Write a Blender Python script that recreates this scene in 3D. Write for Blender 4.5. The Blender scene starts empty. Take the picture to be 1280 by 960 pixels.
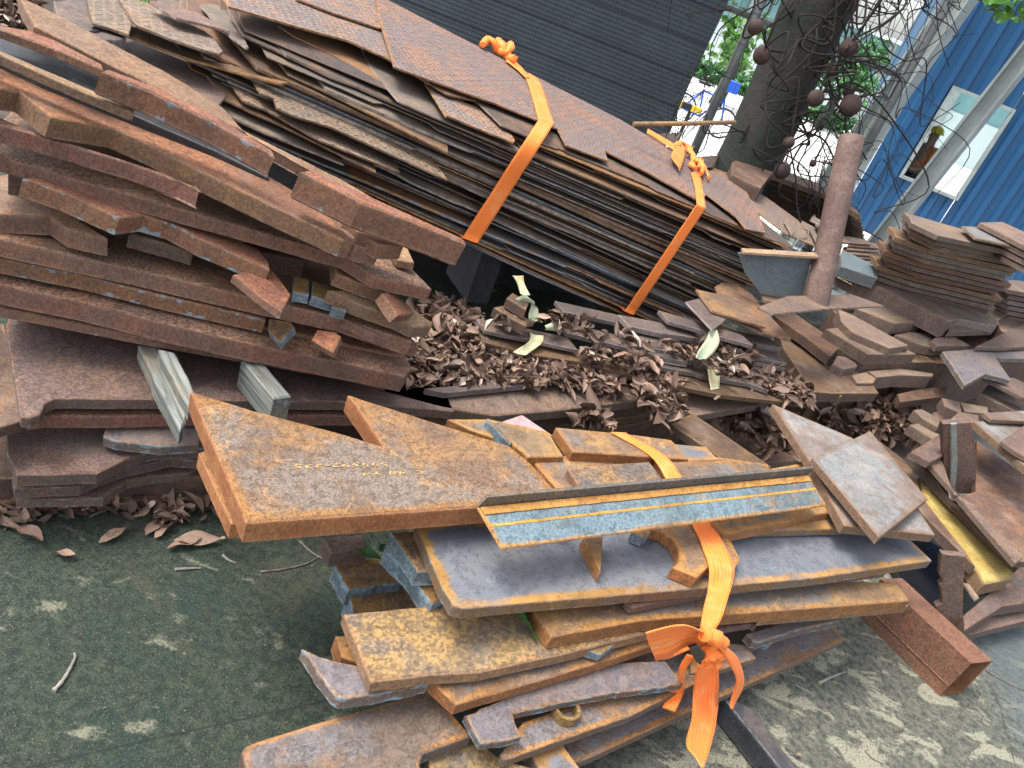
import bpy, math, random
from mathutils import Vector, Matrix, noise
from mathutils.geometry import delaunay_2d_cdt
rnd = random.Random(7)
SC = bpy.context.scene
COL = SC.collection
# ---------------------------------------------------------------- camera
CAM_H = 1.5; PITCH = math.radians(29.0); ROLL = math.radians(21.5); FPX = 960.0
right0 = Vector((1, 0, 0)); up0 = Vector((0, math.sin(PITCH), math.cos(PITCH)))
fwd = Vector((0, math.cos(PITCH), -math.sin(PITCH)))
imgR = math.cos(ROLL)*right0 + math.sin(ROLL)*up0
imgU = -math.sin(ROLL)*right0 + math.cos(ROLL)*up0
CAM = Vector((0, 0, CAM_H))
cd = bpy.data.cameras.new('camera'); cam = bpy.data.objects.new('camera', cd); COL.objects.link(cam)
cd.sensor_width = 36.0; cd.lens = 36.0*FPX/1280.0; cd.clip_end = 500.0; cd.clip_start = 0.02
m = Matrix((imgR, imgU, -fwd)).transposed().to_4x4(); m.translation = CAM
cam.matrix_world = m
SC.camera = cam
# ---------------------------------------------------------------- world and sun
SUN_EL = math.radians(64); SUN_AZ = math.radians(-105)      # azimuth measured from +Y to +X
w = bpy.data.worlds.new('World'); SC.world = w; w.use_nodes = True
nt = w.node_tree; nt.nodes.clear()
sky = nt.nodes.new('ShaderNodeTexSky'); sky.sky_type = 'NISHITA'; sky.sun_disc = False
sky.sun_elevation = SUN_EL; sky.sun_rotation = SUN_AZ; sky.air_density = 1.0; sky.dust_density = 4.0; sky.ozone_density = 1.0
bg = nt.nodes.new('ShaderNodeBackground'); bg.inputs['Strength'].default_value = 0.15
wo = nt.nodes.new('ShaderNodeOutputWorld')
hsv = nt.nodes.new('ShaderNodeHueSaturation'); hsv.inputs['Saturation'].default_value = 0.42
nt.links.new(sky.outputs[0], hsv.inputs['Color']); nt.links.new(hsv.outputs[0], bg.inputs['Color']); nt.links.new(bg.outputs[0], wo.inputs['Surface'])
sd = bpy.data.lights.new('sun', 'SUN'); sd.energy = 1.1; sd.angle = math.radians(20); sd.color = (1.0, 0.95, 0.87)
so = bpy.data.objects.new('sun', sd); COL.objects.link(so)
sdir = Vector((math.sin(SUN_AZ)*math.cos(SUN_EL), math.cos(SUN_AZ)*math.cos(SUN_EL), math.sin(SUN_EL)))
so.rotation_euler = sdir.to_track_quat('Z', 'Y').to_euler(); so.location = (0, 0, 12)
SC.view_settings.view_transform = 'Standard'; SC.view_settings.look = 'None'
SC.view_settings.exposure = 1.6; SC.view_settings.gamma = 1.0; SC.view_settings.use_curve_mapping = False
SC.render.engine = 'CYCLES'
SC.cycles.max_bounces = 6; SC.cycles.diffuse_bounces = 3; SC.cycles.use_denoising = True

# ---------------------------------------------------------------- pixel <-> world
def ray(px, py): return FPX*fwd + (px-640.0)*imgR - (py-480.0)*imgU
class PL:
    """a plane with origin, length axis u, depth axis v and normal n"""
    def __init__(s, o, u, v):
        s.o = Vector(o); s.u = Vector(u).normalized(); s.v = Vector(v).normalized(); s.n = s.u.cross(s.v).normalized()
        s.v = s.n.cross(s.u)
    def hit(s, px, py):
        r = ray(px, py); k = (s.o-CAM).dot(s.n)/r.dot(s.n)
        return CAM + k*r
    def pt(s, p):
        q = s.hit(p[0], p[1])
        if len(p) > 2: q = q + p[2]*s.v
        return q
    def shift(s, h): return PL(s.o+h*s.n, s.u, s.v)
def H(z, ang=35.0):
    a = math.radians(ang)
    return PL((0, 0, z), (math.cos(a), math.sin(a), 0), (-math.sin(a), math.cos(a), 0))
class FP:
    """a vertical front face of a pile"""
    def __init__(s, x, y, ang):
        a = math.radians(ang); s.ang = ang
        s.o = Vector((x, y, 0)); s.u = Vector((math.cos(a), math.sin(a), 0)); s.b = Vector((-math.sin(a), math.cos(a), 0))
    def pl(s, off=0.0): return PL(s.o - off*s.b, s.u, (0, 0, 1))
    def hit(s, px, py, off=0.0): return s.pl(off).hit(px, py)
    def at(s, px, py, off=0.0): return H(s.hit(px, py, off).z, s.ang)          # level plane at the height seen there
    def edge(s, a, b, tilt=0.0, off=0.0):                                        # plane whose front edge runs a -> b
        A = s.hit(*a, off); B = s.hit(*b, off); u = (B-A).normalized()
        back = Vector((-u.y, u.x, 0)).normalized(); t = math.radians(tilt)
        return PL(A, u, back*math.cos(t) + Vector((0, 0, 1))*math.sin(t))
REG = dict(A=(0, 0), B=(0, 200), C=(0, 380), D=(0, 640), E=(200, 0), F=(560, 0), G=(850, 0), H=(430, 250), I=(850, 200),
           J=(850, 440), K=(850, 640), L=(220, 470), M=(580, 490), N=(290, 660), O=(600, 660))
REG2 = dict(a=(860, 0), b=(1065, 400), c=(540, 300), d=(800, 380), e=(0, 0), f=(200, 0))
def R(k, *xy):
    (ox, oy), s = (REG[k], 2.9767) if k in REG else (REG2[k], 5.9535)
    return [(ox+xy[i]/s, oy+xy[i+1]/s) for i in range(0, len(xy), 2)]
def back(pts, d): return [(p[0], p[1], d) for p in pts]
def project(P):
    r = P-CAM; d = r.dot(fwd)
    return (640+FPX*r.dot(imgR)/d, 480-FPX*r.dot(imgU)/d)

# ---------------------------------------------------------------- materials
def new_mat(name):
    mt = bpy.data.materials.new(name); mt.use_nodes = True; t = mt.node_tree; t.nodes.clear()
    out = t.nodes.new('ShaderNodeOutputMaterial'); b = t.nodes.new('ShaderNodeBsdfPrincipled')
    t.links.new(b.outputs[0], out.inputs['Surface'])
    return mt, t, b
class NB:
    def __init__(s, t): s.t = t
    def n(s, kind, **kw):
        x = s.t.nodes.new(kind)
        for k, v in kw.items(): setattr(x, k, v)
        return x
    def put(s, sock, v):
        if isinstance(v, bpy.types.NodeSocket): s.t.links.new(v, sock)
        elif v is not None:
            if sock.type == 'RGBA' and len(v) == 3: v = (*v, 1)
            sock.default_value = v
    def math(s, op, a, b=None, c=None, clamp=False):
        x = s.n('ShaderNodeMath', operation=op, use_clamp=clamp); s.put(x.inputs[0], a)
        if b is not None: s.put(x.inputs[1], b)
        if c is not None: s.put(x.inputs[2], c)
        return x.outputs[0]
    def vmath(s, op, a, b=None):
        x = s.n('ShaderNodeVectorMath', operation=op); s.put(x.inputs[0], a)
        if b is not None: s.put(x.inputs[1], b)
        return x.outputs[0]
    def mix(s, f, a, b, blend='MIX'):
        x = s.n('ShaderNodeMix', data_type='RGBA', blend_type=blend); s.put(x.inputs[0], f); s.put(x.inputs[6], a); s.put(x.inputs[7], b)
        return x.outputs[2]
    def noise(s, vec, scale, detail=4, rough=0.6, dist=0.0):
        x = s.n('ShaderNodeTexNoise'); s.put(x.inputs['Vector'], vec); x.inputs['Scale'].default_value = scale
        x.inputs['Detail'].default_value = detail; x.inputs['Roughness'].default_value = rough; x.inputs['Distortion'].default_value = dist
        return x.outputs['Fac']
    def vor(s, vec, scale, feature='F1'):
        x = s.n('ShaderNodeTexVoronoi', feature=feature); s.put(x.inputs['Vector'], vec); x.inputs['Scale'].default_value = scale
        return x.outputs['Distance']
    def ramp(s, v, lo, hi):
        x = s.n('ShaderNodeMapRange', clamp=True); x.interpolation_type = 'SMOOTHSTEP'
        s.put(x.inputs[0], v); s.put(x.inputs[1], lo); s.put(x.inputs[2], hi)
        return x.outputs[0]
    def attr(s, name):
        return s.n('ShaderNodeAttribute', attribute_name=name).outputs['Fac']
    def obj_vec(s, k=37.0):
        tc = s.n('ShaderNodeTexCoord'); oi = s.n('ShaderNodeObjectInfo')
        r = s.math('MULTIPLY', oi.outputs['Random'], k)
        cx = s.n('ShaderNodeCombineXYZ'); s.put(cx.inputs[0], r); s.put(cx.inputs[1], r); s.put(cx.inputs[2], r)
        return s.vmath('ADD', tc.outputs['Object'], cx.outputs[0]), oi.outputs['Random']
    def bump(s, h, dist, strength=1.0, nrm=None):
        x = s.n('ShaderNodeBump'); s.put(x.inputs['Height'], h); x.inputs['Distance'].default_value = dist; x.inputs['Strength'].default_value = strength
        if nrm is not None: s.put(x.inputs['Normal'], nrm)
        return x.outputs[0]
MATS = {}
def steel(name, main, patch, edge, edge_w=0.0, scale=None, scale_amt=0.0, side=None, side2=None, slag=0.0, speck=0.35, patch_amt=0.5,
          rough=(0.55, 0.9), diamond=False, dust=0.0, vary=0.25, grain=1.0):
    """weathered steel: main film, rust patches, a rusty border that follows the cut edge, flame-cut sides with drag lines"""
    mt, t, b = new_mat(name); N = NB(t)
    v, rn = N.obj_vec()
    n1 = N.noise(v, 7, 7, 0.62, 0.4); n2 = N.noise(v, 32, 6, 0.65); n3 = N.noise(v, 170*grain, 3, 0.6); n4 = N.noise(v, 2.2, 4, 0.55)
    c = N.mix(N.ramp(n1, 0.62-patch_amt*0.35, 0.72-patch_amt*0.2), main, patch)
    if scale is not None:                      # bare mill scale islands
        c = N.mix(N.math('MULTIPLY', N.ramp(N.math('ADD', n4, N.math('MULTIPLY', N.math('SUBTRACT', n2, 0.5), 0.5)), 0.62-scale_amt*0.4, 0.68-scale_amt*0.3), 0.9), c, scale)
    d = N.attr('d')
    if edge_w > 0:
        dd = N.math('ADD', d, N.math('MULTIPLY', N.math('SUBTRACT', n2, 0.5), -edge_w*1.6))
        dd = N.math('ADD', dd, N.math('MULTIPLY', N.math('SUBTRACT', n1, 0.5), -edge_w*1.8))
        e = N.math('SUBTRACT', 1.0, N.ramp(dd, edge_w*0.45, edge_w*1.15))
        e = N.math('MULTIPLY', e, N.ramp(n3, 0.1, 0.42))
        e = N.math('MULTIPLY', e, N.math('ADD', 0.30, N.math('MULTIPLY', N.ramp(N.noise(v, 4.5, 4, 0.6), 0.36, 0.56), 0.65)))
        c = N.mix(e, c, N.mix(N.ramp(n1, 0.4, 0.65), edge, tuple(x*0.62 for x in edge)))
    # coarse pitting and fine speckle that belong to the rust itself
    sp = N.ramp(n3, 0.40, 0.60)
    c = N.mix(N.math('MULTIPLY', N.math('SUBTRACT', 1.0, sp), speck), c, tuple(x*0.22 for x in main))
    fk = N.ramp(N.noise(v, 48, 8, 0.74), 0.545, 0.575)
    c = N.mix(N.math('MULTIPLY', fk, 0.08+0.6*speck), c, tuple(x*0.42 for x in main))
    st_ = N.noise(v, 3.6, 6, 0.68, 1.6)
    c = N.mix(N.math('MULTIPLY', N.ramp(st_, 0.50, 0.66), 0.2+0.4*min(1, speck*1.3)), c, tuple(x*0.5 for x in main))
    c = N.mix(N.math('MULTIPLY', N.ramp(N.noise(v, 15, 8, 0.75, 0.8), 0.57, 0.66), 0.55), c, tuple(min(1, x*1.35) for x in patch))
    ms = N.n('ShaderNodeMapping'); N.put(ms.inputs['Vector'], v); ms.inputs['Rotation'].default_value = (0, 0, 0.6); ms.inputs['Scale'].default_value = (5, 210, 60)
    scr = N.math('MULTIPLY', N.ramp(N.noise(ms.outputs[0], 1.0, 3, 0.5, 0.2), 0.67, 0.70), N.ramp(n4, 0.45, 0.6))
    c = N.mix(N.math('MULTIPLY', scr, 0.45), c, tuple(min(1, x*1.9+0.05) for x in main))
    lt = N.ramp(N.noise(v, 240*grain, 2, 0.5), 0.62, 0.72)
    c = N.mix(N.math('MULTIPLY', lt, speck*0.4), c, tuple(min(1, x*1.9+0.03) for x in patch))
    if dust > 0:
        c = N.mix(N.math('MULTIPLY', N.ramp(N.noise(v, 12, 6, 0.7), 0.48, 0.7), dust), c, (0.42, 0.36, 0.30))
    uv = N.n('ShaderNodeUVMap', uv_map='UVMap').outputs[0]
    hgt = N.math('ADD', N.math('ADD', N.math('MULTIPLY', n3, 0.6), N.math('MULTIPLY', n2, 0.9)), N.math('MULTIPLY', fk, -0.5))
    bd = 0.0016
    if diamond:
        mp = N.n('ShaderNodeMapping'); N.put(mp.inputs['Vector'], uv); mp.inputs['Scale'].default_value = (30, 30, 30); mp.inputs['Rotation'].default_value = (0, 0, math.radians(45))
        sx = N.n('ShaderNodeSeparateXYZ'); N.put(sx.inputs[0], mp.outputs[0])
        fx = N.math('FLOOR', sx.outputs[0]); fy = N.math('FLOOR', sx.outputs[1])
        par = N.math('MODULO', N.math('ABSOLUTE', N.math('ADD', fx, fy)), 2.0)
        par = N.math('GREATER_THAN', par, 0.5)
        qx = N.math('SUBTRACT', N.math('FRACT', sx.outputs[0]), 0.5); qy = N.math('SUBTRACT', N.math('FRACT', sx.outputs[1]), 0.5)
        ip = N.math('SUBTRACT', 1.0, par)
        la = N.math('ADD', N.math('MULTIPLY', qx, par), N.math('MULTIPLY', qy, ip)); sa = N.math('ADD', N.math('MULTIPLY', qy, par), N.math('MULTIPLY', qx, ip))
        el = N.math('ADD', N.math('POWER', N.math('ABSOLUTE', N.math('DIVIDE', la, 0.44)), 2.0), N.math('POWER', N.math('ABSOLUTE', N.math('DIVIDE', sa, 0.15)), 2.0))
        lug = N.math('MULTIPLY', N.math('SUBTRACT', 1.0, N.ramp(el, 0.35, 1.0)), N.math('LESS_THAN', N.attr('side'), 0.5))
        ring = N.math('MULTIPLY', N.math('MULTIPLY', N.ramp(el, 0.5, 1.0), N.math('SUBTRACT', 1.0, N.ramp(el, 1.1, 2.4))), N.math('LESS_THAN', N.attr('side'), 0.5))
        c = N.mix(N.math('MULTIPLY', ring, N.ramp(n2, 0.25, 0.48)), c, tuple(x*1.0 for x in edge))
        c = N.mix(N.math('MULTIPLY', lug, 0.85), c, tuple(x*0.6 for x in main))
        hgt = N.math('ADD', hgt, N.math('MULTIPLY', lug, 4.5)); bd = 0.005
    if side is not None:
        mp2 = N.n('ShaderNodeMapping'); N.put(mp2.inputs['Vector'], uv); mp2.inputs['Scale'].default_value = (210, 70, 1)
        strie = N.noise(mp2.outputs[0], 1.0, 4, 0.7, 0.9)
        vs = N.vmath('MULTIPLY', v, (1, 1, 1))
        s1 = N.noise(vs, 14, 6, 0.7)
        cs = N.mix(N.ramp(s1, 0.42, 0.62), side, side2 or side)
        cs = N.mix(N.math('MULTIPLY', N.ramp(strie, 0.42, 0.62), 0.55), cs, tuple(x*0.45 for x in side))
        cs = N.mix(N.math('MULTIPLY', N.math('SUBTRACT', 1.0, sp), 0.45), cs, tuple(x*0.3 for x in side))
        if slag > 0:
            yb = N.n('ShaderNodeSeparateXYZ'); N.put(yb.inputs[0], uv)
            sl = N.math('ADD', N.noise(v, 26, 5, 0.7), N.math('MULTIPLY', N.attr('rim'), 0.22))
            sl = N.ramp(sl, 0.92-slag*0.33, 0.95-slag*0.30)
            cs = N.mix(N.math('MULTIPLY', sl, 0.9), cs, N.mix(strie, (0.10, 0.17, 0.21), (0.30, 0.40, 0.45)))
        rl = N.math('MULTIPLY', N.math('POWER', N.attr('rim'), 7.0), N.ramp(N.noise(v, 34, 5, 0.7), 0.40, 0.56))
        cs = N.mix(N.math('MULTIPLY', rl, 0.55), cs, tuple(min(1, x*1.5+0.06) for x in side))
        sf = N.ramp(N.attr('side'), 0.3, 0.7)
        c = N.mix(sf, c, cs)
        hgt = N.math('ADD', hgt, N.math('MULTIPLY', N.math('MULTIPLY', strie, sf), 1.2))
    # every piece weathered a little differently
    hs = N.n('ShaderNodeHueSaturation'); N.put(hs.inputs['Color'], c)
    hs.inputs['Saturation'].default_value = 1.04
    N.put(hs.inputs['Hue'], N.math('ADD', 0.4945, N.math('MULTIPLY', rn, 0.016)))
    r2 = N.math('FRACT', N.math('MULTIPLY', rn, 13.7))
    N.put(hs.inputs['Value'], N.math('ADD', 1.0-vary*0.5, N.math('MULTIPLY', r2, vary)))
    N.put(b.inputs['Base Color'], hs.outputs[0])
    N.put(b.inputs['Roughness'], N.math('ADD', rough[0], N.math('MULTIPLY', n2, rough[1]-rough[0])))
    b.inputs['Specular IOR Level'].default_value = 0.45
    N.put(b.inputs['Normal'], N.bump(hgt, bd, 0.8))
    MATS[name] = mt; return mt
GOLD = (0.42, 0.205, 0.060)
steel('red_rust', (0.21, 0.095, 0.060), (0.33, 0.135, 0.075), (0.36, 0.16, 0.07), 0.012, side=(0.20, 0.110, 0.070), side2=(0.26, 0.13, 0.07), slag=0.34, speck=0.6, dust=0.15)
steel('tan_rust', (0.26, 0.165, 0.105), (0.31, 0.18, 0.10), (0.40, 0.22, 0.10), 0.01, side=(0.20, 0.12, 0.085), side2=(0.25, 0.13, 0.08), slag=0.22, speck=0.55, dust=0.2)
steel('pit_rust', (0.22, 0.125, 0.085), (0.29, 0.145, 0.085), (0.30, 0.15, 0.08), 0.006, side=(0.195, 0.108, 0.080), side2=(0.26, 0.115, 0.075), slag=0.0, speck=0.9, dust=0.12)
steel('chip_rust', (0.20, 0.09, 0.06), (0.28, 0.12, 0.07), (0.30, 0.15, 0.08), 0.006, side=(0.21, 0.11, 0.07), side2=(0.28, 0.13, 0.07), slag=0.60, speck=0.6)
steel('mauve_rust', (0.155, 0.105, 0.088), (0.21, 0.13, 0.092), (0.24, 0.12, 0.07), 0.008, side=(0.155, 0.11, 0.09), side2=(0.19, 0.115, 0.085), slag=0.42, speck=0.6, dust=0.12)
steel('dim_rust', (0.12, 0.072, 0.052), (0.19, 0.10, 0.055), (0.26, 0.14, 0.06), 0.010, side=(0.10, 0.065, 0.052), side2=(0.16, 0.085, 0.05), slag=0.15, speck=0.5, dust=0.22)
steel('gold_rust', (0.19, 0.122, 0.078), (0.33, 0.195, 0.08), GOLD, 0.020, scale=(0.15, 0.145, 0.14), scale_amt=0.35, side=(0.30, 0.135, 0.055), side2=(0.42, 0.19, 0.07), slag=0.22, speck=0.3)
steel('arrow_rust', (0.20, 0.125, 0.080), (0.34, 0.195, 0.085), GOLD, 0.022, scale=(0.215, 0.18, 0.15), scale_amt=0.3, side=(0.36, 0.15, 0.065), side2=(0.46, 0.22, 0.09), slag=0.0, speck=0.6, patch_amt=0.6, grain=1.6)
steel('blue_scale', (0.125, 0.138, 0.155), (0.15, 0.155, 0.165), GOLD, 0.022, side=(0.24, 0.13, 0.07), side2=(0.16, 0.14, 0.12), slag=0.42, speck=0.12, patch_amt=0.4, rough=(0.42, 0.75), vary=0.1)
steel('mauve_scale', (0.155, 0.138, 0.148), (0.20, 0.15, 0.13), (0.38, 0.20, 0.08), 0.006, side=(0.16, 0.13, 0.12), side2=(0.24, 0.14, 0.08), slag=0.8, speck=0.3, rough=(0.5, 0.8))
steel('brown_scale', (0.15, 0.112, 0.082), (0.24, 0.145, 0.08), GOLD, 0.015, scale=(0.16, 0.15, 0.155), scale_amt=0.35, side=(0.19, 0.12, 0.08), side2=(0.15, 0.13, 0.12), slag=0.35, speck=0.4)
steel('speck_gold', (0.125, 0.12, 0.125), (0.30, 0.185, 0.075), (0.36, 0.20, 0.085), 0.012, side=(0.25, 0.145, 0.09), side2=(0.33, 0.19, 0.10), slag=0.1, speck=0.6, patch_amt=1.0, dust=0.1, grain=0.7)
steel('slag_block', (0.12, 0.085, 0.06), (0.26, 0.15, 0.055), (0.34, 0.19, 0.06), 0.012, side=(0.13, 0.16, 0.18), side2=(0.22, 0.30, 0.35), slag=0.7, speck=0.5)
steel('angle_blue', (0.10, 0.13, 0.14), (0.20, 0.15, 0.10), (0.42, 0.21, 0.06), 0.010, scale=(0.14, 0.205, 0.235), scale_amt=0.62, side=(0.40, 0.19, 0.06), side2=(0.45, 0.22, 0.07), speck=0.4, vary=0.05)
steel('pale_scale', (0.17, 0.135, 0.115), (0.14, 0.10, 0.08), (0.21, 0.13, 0.075), 0.014, scale=(0.20, 0.21, 0.21), scale_amt=0.42, side=(0.18, 0.11, 0.07), side2=(0.23, 0.15, 0.09), speck=0.25, dust=0.3)
steel('diamond', (0.145, 0.14, 0.15), (0.25, 0.155, 0.115), (0.50, 0.24, 0.11), 0.010, side=(0.28, 0.15, 0.08), side2=(0.17, 0.12, 0.09), speck=0.2, diamond=True, patch_amt=0.5)
steel('diamond_dull', (0.15, 0.125, 0.105), (0.25, 0.165, 0.11), (0.34, 0.20, 0.11), 0.008, side=(0.17, 0.12, 0.09), side2=(0.25, 0.14, 0.07), speck=0.35, diamond=True, dust=0.25)
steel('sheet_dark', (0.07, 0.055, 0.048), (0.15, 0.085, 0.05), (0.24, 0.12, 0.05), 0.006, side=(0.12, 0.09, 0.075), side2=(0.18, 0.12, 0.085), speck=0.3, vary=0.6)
steel('sheet_brown', (0.13, 0.08, 0.055), (0.22, 0.12, 0.06), (0.28, 0.14, 0.06), 0.006, side=(0.17, 0.095, 0.06), side2=(0.24, 0.13, 0.075), speck=0.3, vary=0.6)
steel('sheet_orange', (0.17, 0.095, 0.055), (0.26, 0.13, 0.06), (0.34, 0.16, 0.06), 0.008, side=(0.40, 0.20, 0.085), side2=(0.28, 0.15, 0.075), speck=0.25, vary=0.5)
steel('sheet_blue', (0.10, 0.09, 0.085), (0.19, 0.12, 0.08), (0.24, 0.14, 0.08), 0.005, side=(0.20, 0.25, 0.29), side2=(0.32, 0.38, 0.43), speck=0.25, vary=0.5)
steel('sheet_grey', (0.14, 0.115, 0.095), (0.21, 0.15, 0.10), (0.25, 0.17, 0.11), 0.006, side=(0.23, 0.19, 0.165), side2=(0.17, 0.13, 0.11), speck=0.3, vary=0.4)
steel('flat_grey', (0.10, 0.075, 0.068), (0.17, 0.11, 0.08), (0.18, 0.12, 0.09), 0.004, side=(0.23, 0.19, 0.18), side2=(0.15, 0.115, 0.10), speck=0.4, vary=0.4)
steel('taupe_rust', (0.185, 0.13, 0.105), (0.27, 0.175, 0.115), (0.30, 0.20, 0.12), 0.008, side=(0.155, 0.105, 0.085), side2=(0.22, 0.155, 0.115), slag=0.12, speck=0.3, dust=0.2, vary=0.3)
steel('pipe_rust', (0.115, 0.070, 0.058), (0.145, 0.09, 0.072), (0.25, 0.15, 0.12), 0.0, side=(0.16, 0.09, 0.085), side2=(0.20, 0.12, 0.10), speck=0.4, dust=0.12, vary=0.0, grain=0.8)
steel('tube_rust', (0.155, 0.085, 0.057), (0.24, 0.125, 0.075), (0.33, 0.16, 0.09), 0.004, side=(0.17, 0.092, 0.062), side2=(0.23, 0.12, 0.075), speck=0.5)
steel('yellow_rust', (0.36, 0.24, 0.075), (0.44, 0.32, 0.12), (0.30, 0.18, 0.07), 0.012, side=(0.24, 0.14, 0.08), side2=(0.17, 0.11, 0.08), speck=0.3, dust=0.15)
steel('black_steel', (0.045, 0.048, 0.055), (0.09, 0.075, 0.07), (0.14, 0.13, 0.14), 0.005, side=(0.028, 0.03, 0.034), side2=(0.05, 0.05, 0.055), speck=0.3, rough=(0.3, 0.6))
steel('grey_paint', (0.12, 0.155, 0.17), (0.135, 0.165, 0.175), (0.25, 0.15, 0.08), 0.006, side=(0.13, 0.165, 0.18), side2=(0.16, 0.13, 0.11), speck=0.12, patch_amt=0.3, rough=(0.4, 0.6), vary=0.0)

def plain(name, col, rough=0.7, noise_s=8, amt=0.25, bump=0.0, col2=None, spec=0.4, emit=None, alpha=None, trans=0.0):
    mt, t, b = new_mat(name); N = NB(t); v, rn = N.obj_vec()
    n = N.noise(v, noise_s, 6, 0.65)
    c2 = col2 or tuple(x*(1-amt) for x in col)
    N.put(b.inputs['Base Color'], N.mix(N.ramp(n, 0.35, 0.65), col, c2))
    b.inputs['Roughness'].default_value = rough; b.inputs['Specular IOR Level'].default_value = spec
    if trans: b.inputs['Transmission Weight'].default_value = trans
    if bump: N.put(b.inputs['Normal'], N.bump(N.noise(v, noise_s*6, 4, 0.6), bump, 0.7))
    MATS[name] = mt; return mt
steel('angle_dark', (0.115, 0.105, 0.095), (0.17, 0.12, 0.085), (0.42, 0.22, 0.07), 0.0, speck=0.4, vary=0.0)
steel('gold_line', (0.40, 0.20, 0.055), (0.52, 0.27, 0.08), (0.45, 0.22, 0.06), 0.0, speck=0.35, vary=0.05)
steel('pink_plate', (0.42, 0.28, 0.29), (0.36, 0.24, 0.24), (0.3, 0.2, 0.15), 0.004, side=(0.2,0.12,0.09), speck=0.2)
steel('weld_seam', (0.20, 0.24, 0.22), (0.24, 0.20, 0.16), (0.3, 0.2, 0.15), 0.0, side=(0.18,0.2,0.18), speck=0.5)
plain('white_chalk', (0.44, 0.30, 0.14), 0.9)
plain('pink_film', (0.50, 0.34, 0.36), 0.6)
plain('post_metal', (0.19, 0.20, 0.19), 0.5, 10, 0.3)
plain('wire_metal', (0.09, 0.10, 0.10), 0.5)
plain('girder_paint', (0.34, 0.38, 0.37), 0.5, 3, 0.25, bump=0.001, col2=(0.25, 0.28, 0.27))
plain('window_trim', (0.28, 0.32, 0.31), 0.5)
plain('street_paving', (0.62, 0.62, 0.60), 0.9, 1.5, 0.12)
plain('grass_green', (0.10, 0.24, 0.03), 0.8, 4, 0.4)
plain('facade_pale', (0.55, 0.62, 0.62), 0.7, 0.5, 0.1)
plain('facade_teal', (0.18, 0.34, 0.36), 0.6, 0.5, 0.2)
plain('bike_blue', (0.02, 0.10, 0.55), 0.35, 5, 0.1)
plain('tyre_black', (0.02, 0.02, 0.02), 0.8)
plain('barrier_yellow', (0.80, 0.55, 0.03), 0.5); plain('barrier_black', (0.02, 0.02, 0.02), 0.5)
plain('vest_orange', (0.85, 0.22, 0.06), 0.7); plain('helmet_yellow', (0.85, 0.62, 0.05), 0.35); plain('skin', (0.42, 0.24, 0.16), 0.6)
plain('trousers', (0.05, 0.06, 0.09), 0.8)
plain('leaf_bright', (0.10, 0.26, 0.04), 0.45, 20, 0.35)
plain('leaf_green', (0.055, 0.20, 0.05), 0.4, 20, 0.3)
plain('stick', (0.17, 0.14, 0.12), 0.9, 30, 0.5, bump=0.001)
plain('stick_pale', (0.26, 0.245, 0.21), 0.9, 30, 0.4, bump=0.001)
plain('bark', (0.045, 0.043, 0.037), 0.95, 5, 0.5, bump=0.012, col2=(0.026, 0.033, 0.025))
plain('vine', (0.022, 0.018, 0.016), 0.9, 20, 0.4)
plain('fruit', (0.055, 0.034, 0.029), 0.85, 20, 0.4, bump=0.004)
plain('soil', (0.07, 0.055, 0.045), 0.95, 10, 0.4, bump=0.01)
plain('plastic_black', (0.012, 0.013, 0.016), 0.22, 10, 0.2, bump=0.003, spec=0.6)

# wood
mt, t, b = new_mat('old_timber'); N = NB(t); v, rn = N.obj_vec()
mp = N.n('ShaderNodeMapping'); N.put(mp.inputs['Vector'], v); mp.inputs['Scale'].default_value = (3, 60, 60)
g = N.noise(mp.outputs[0], 1.0, 6, 0.65, 0.6); n2 = N.noise(v, 9, 5)
c = N.mix(N.ramp(g, 0.36, 0.66), (0.08, 0.088, 0.08), (0.27, 0.285, 0.26)); c = N.mix(N.ramp(n2, 0.45, 0.7), c, (0.24, 0.19, 0.13))
N.put(b.inputs['Base Color'], c); b.inputs['Roughness'].default_value = 0.9; N.put(b.inputs['Normal'], N.bump(g, 0.004, 1.0)); MATS['old_timber'] = mt
# webbing straps
def webbing(name, col, dirt, dirt_amt):
    mt, t, b = new_mat(name); N = NB(t); v, rn = N.obj_vec()
    uv = N.n('ShaderNodeUVMap', uv_map='UVMap').outputs[0]
    sx = N.n('ShaderNodeSeparateXYZ'); N.put(sx.inputs[0], uv)
    wu = N.math('SINE', N.math('MULTIPLY', sx.outputs[0], 2*math.pi/0.006)); wv = N.math('SINE', N.math('MULTIPLY', sx.outputs[1], 2*math.pi/0.0085))
    st = N.math('MULTIPLY', N.math('GREATER_THAN', wv, 0.86), N.math('GREATER_THAN', wu, -0.1))
    c = N.mix(N.math('MULTIPLY', N.ramp(N.noise(v, 18, 5), 0.5, 0.7), dirt_amt), col, dirt)
    c = N.mix(N.math('MULTIPLY', st, 0.55), c, tuple(x*0.45 for x in col))
    N.put(b.inputs['Base Color'], c); b.inputs['Roughness'].default_value = 0.75
    b.inputs['Sheen Weight'].default_value = 0.05
    N.put(b.inputs['Normal'], N.bump(N.math('ADD', N.math('MULTIPLY', wu, 0.5), wv), 0.0005, 0.7)); MATS[name] = mt
webbing('strap_orange', (0.90, 0.21, 0.028), (0.80, 0.30, 0.10), 0.85)
webbing('strap_pale', (0.36, 0.42, 0.27), (0.40, 0.20, 0.06), 0.7)
webbing('strap_worn', (0.48, 0.46, 0.27), (0.50, 0.22, 0.05), 0.8)
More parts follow.
